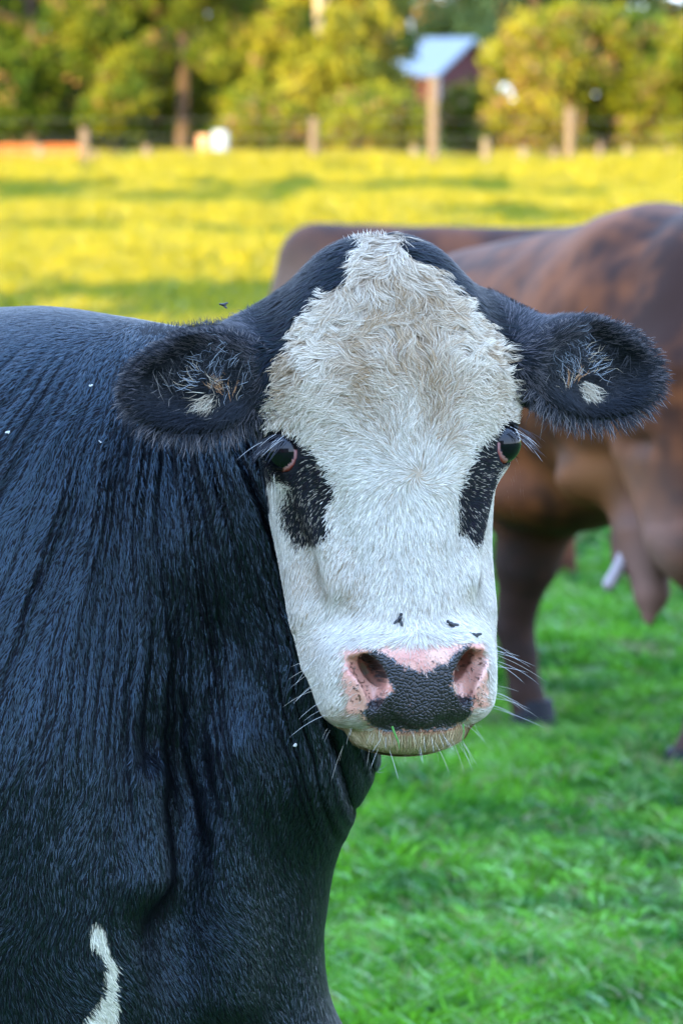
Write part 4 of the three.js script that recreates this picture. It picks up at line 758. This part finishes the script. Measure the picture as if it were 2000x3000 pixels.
for (const [px, D, w, H, c0, c1, label] of [[1085, 90, 1.0, 1.1, MG, YG2, 'low scrubby bush in front of the barn'], [1560, 92, 0.85, 2.5, YG, GO, 'golden rounded bush just right of the barn'], [1690, 93, 1.3, 2.75, YG, YG2, 'yellow green bush behind the lone tall post on the right'], [1900, 94, 1.3, 2.6, MG, YG, 'greener bush at the right edge of the far hedge'], [2090, 92, 1.2, 2.5, MG, YG2, 'bush cut off by the right edge of the picture'], [1395, 96, 0.45, 1.2, MG, YG2, 'small bush hiding the foot of the barn wall'], [770, 91, 0.8, 1.0, MG, YG2, 'low bush between the white drum and the middle post']])
  tree({ name: 'bush', cat: 'bush', label, group: G2, px, D, H, w, low: 0.35, lobe: 0.42, n: 1150, lobes: 44, bias: 1, dry: 0.16, trunk: 0.05, c0, c1 });
for (const [px, D, low, H, w, label] of [[-180, 108, 0.2, 12, 2.2, 'tree cut off by the left edge behind the gate'], [215, 116, 0.2, 12, 2.4, 'tree behind the brownish gold tree'], [-30, 112, 0.2, 12, 2.6, 'tree far left behind the sunlit leaves'], [90, 118, 0.2, 12, 2.4, 'tree behind the yellow green tree at the left edge'], [580, 116, 0.1, 12, 2.4, 'tree right of the brown trunk, above the white drum'], [870, 116, 0.2, 12, 2.2, 'tree straight behind the brightest yellow tree'], [440, 114, 0.1, 12, 2.4, 'tree behind the brown trunk'], [720, 110, 0.2, 12, 2.2, 'green tree between the brown trunk and the bright middle tree'], [1010, 118, 0.4, 12, 2.0, 'tree behind the gold tree left of the barn']])
  tree({ name: 'hedge_tree', label, group: G3, px, D, H, w, low, lobe: 0.75, n: 1700, lobes: 44, bias: 2.2, trunk: 0.2, c0: MG, c1: YG, s: 1.5 });
for (const [px, D, low, H, w, label] of [[1350, 200, 2.8, 16, 2.4, 'tall dark evergreen straight behind the barn roof'], [1180, 185, 2.6, 16, 3.2, 'tall dark evergreen rising behind the barn on its left'], [1560, 178, 2.9, 16, 2.6, 'tall dark evergreen behind the golden bush'], [1700, 190, 2.6, 15, 2.6, 'tall dark evergreen behind the yellow green bush'], [2010, 180, 3.6, 16, 2.6, 'tall dark evergreen in the top right corner']])
  tree({ name: 'evergreen_tree', label, group: 'tall evergreens against the sky', px, D, H, w, low, lobe: 0.9, n: 700, lobes: 34, bias: 1.5, trunk: 0.25, needle: true, c0: [0.022, 0.048, 0.020], c1: [0.035, 0.070, 0.028], s: 1.6 });

for (const [sd, label] of [[-1, 'hedge of trees running on beyond the left edge of the field'], [1, 'hedge of trees running on beyond the right edge of the field']]) {
  const list = []; for (let i = 0; i < 2600; i++) { const x = sd * rr(9.5, 42), z = -rr(93, 101), hh = 5 + 2.5 * vnoise(x * 0.35, 3, 1); list.push([x, ground(x, z) + rr(0.2, 1) * hh, z, rr(1.4, 2.6), mix3(MG, YG2, clamp(0.5 + 0.5 * vnoise(x * 0.8, list.length % 7, z) + rr(-0.3, 0.3)))]); }
  tag(scatter('hedgerow', CL, leafMat, list), label, 'hedge', null, 'stuff');
}
// ---------------------------------------------------------------- an added, unseen barn behind the viewer, shaped to shade pasture and block frontal sky
{
  const o = thing('hay_barn', 'added large barn, unseen behind the viewer, placed to shade the near pasture', 'barn'); o.position.set(-14, 0, 21); o.rotation.y = 0.06;
  const wall = mat({ color: rgb(0.26, 0.20, 0.16), roughness: 0.9 }), rf = mat({ color: rgb(0.35, 0.36, 0.38), roughness: 0.5 });
  const g = prism(14, 40, 6.8, 3.3); g.rotateY(Math.PI / 2); mesh('wall', g, wall, o);
  for (const s of [-1, 1]) { const r = s > 0 ? slab(7.6, 6.56, 0, 10.15, 41.5, 0.2) : slab(0, 10.15, -7.6, 6.56, 41.5, 0.2); r.rotateY(Math.PI / 2); mesh('roof', r, rf, o); }
  for (const x of [-9, 9]) { const d = new THREE.BoxGeometry(4, 4.5, 0.12); d.translate(x, 2.25, -7.07); mesh('door', d, mat({ color: rgb(0.2, 0.05, 0.04), roughness: 0.8 }), o); }
}
console.log(((Date.now() - T0) / 1000).toFixed(1), 'all');
renderer.render(scene, camera);
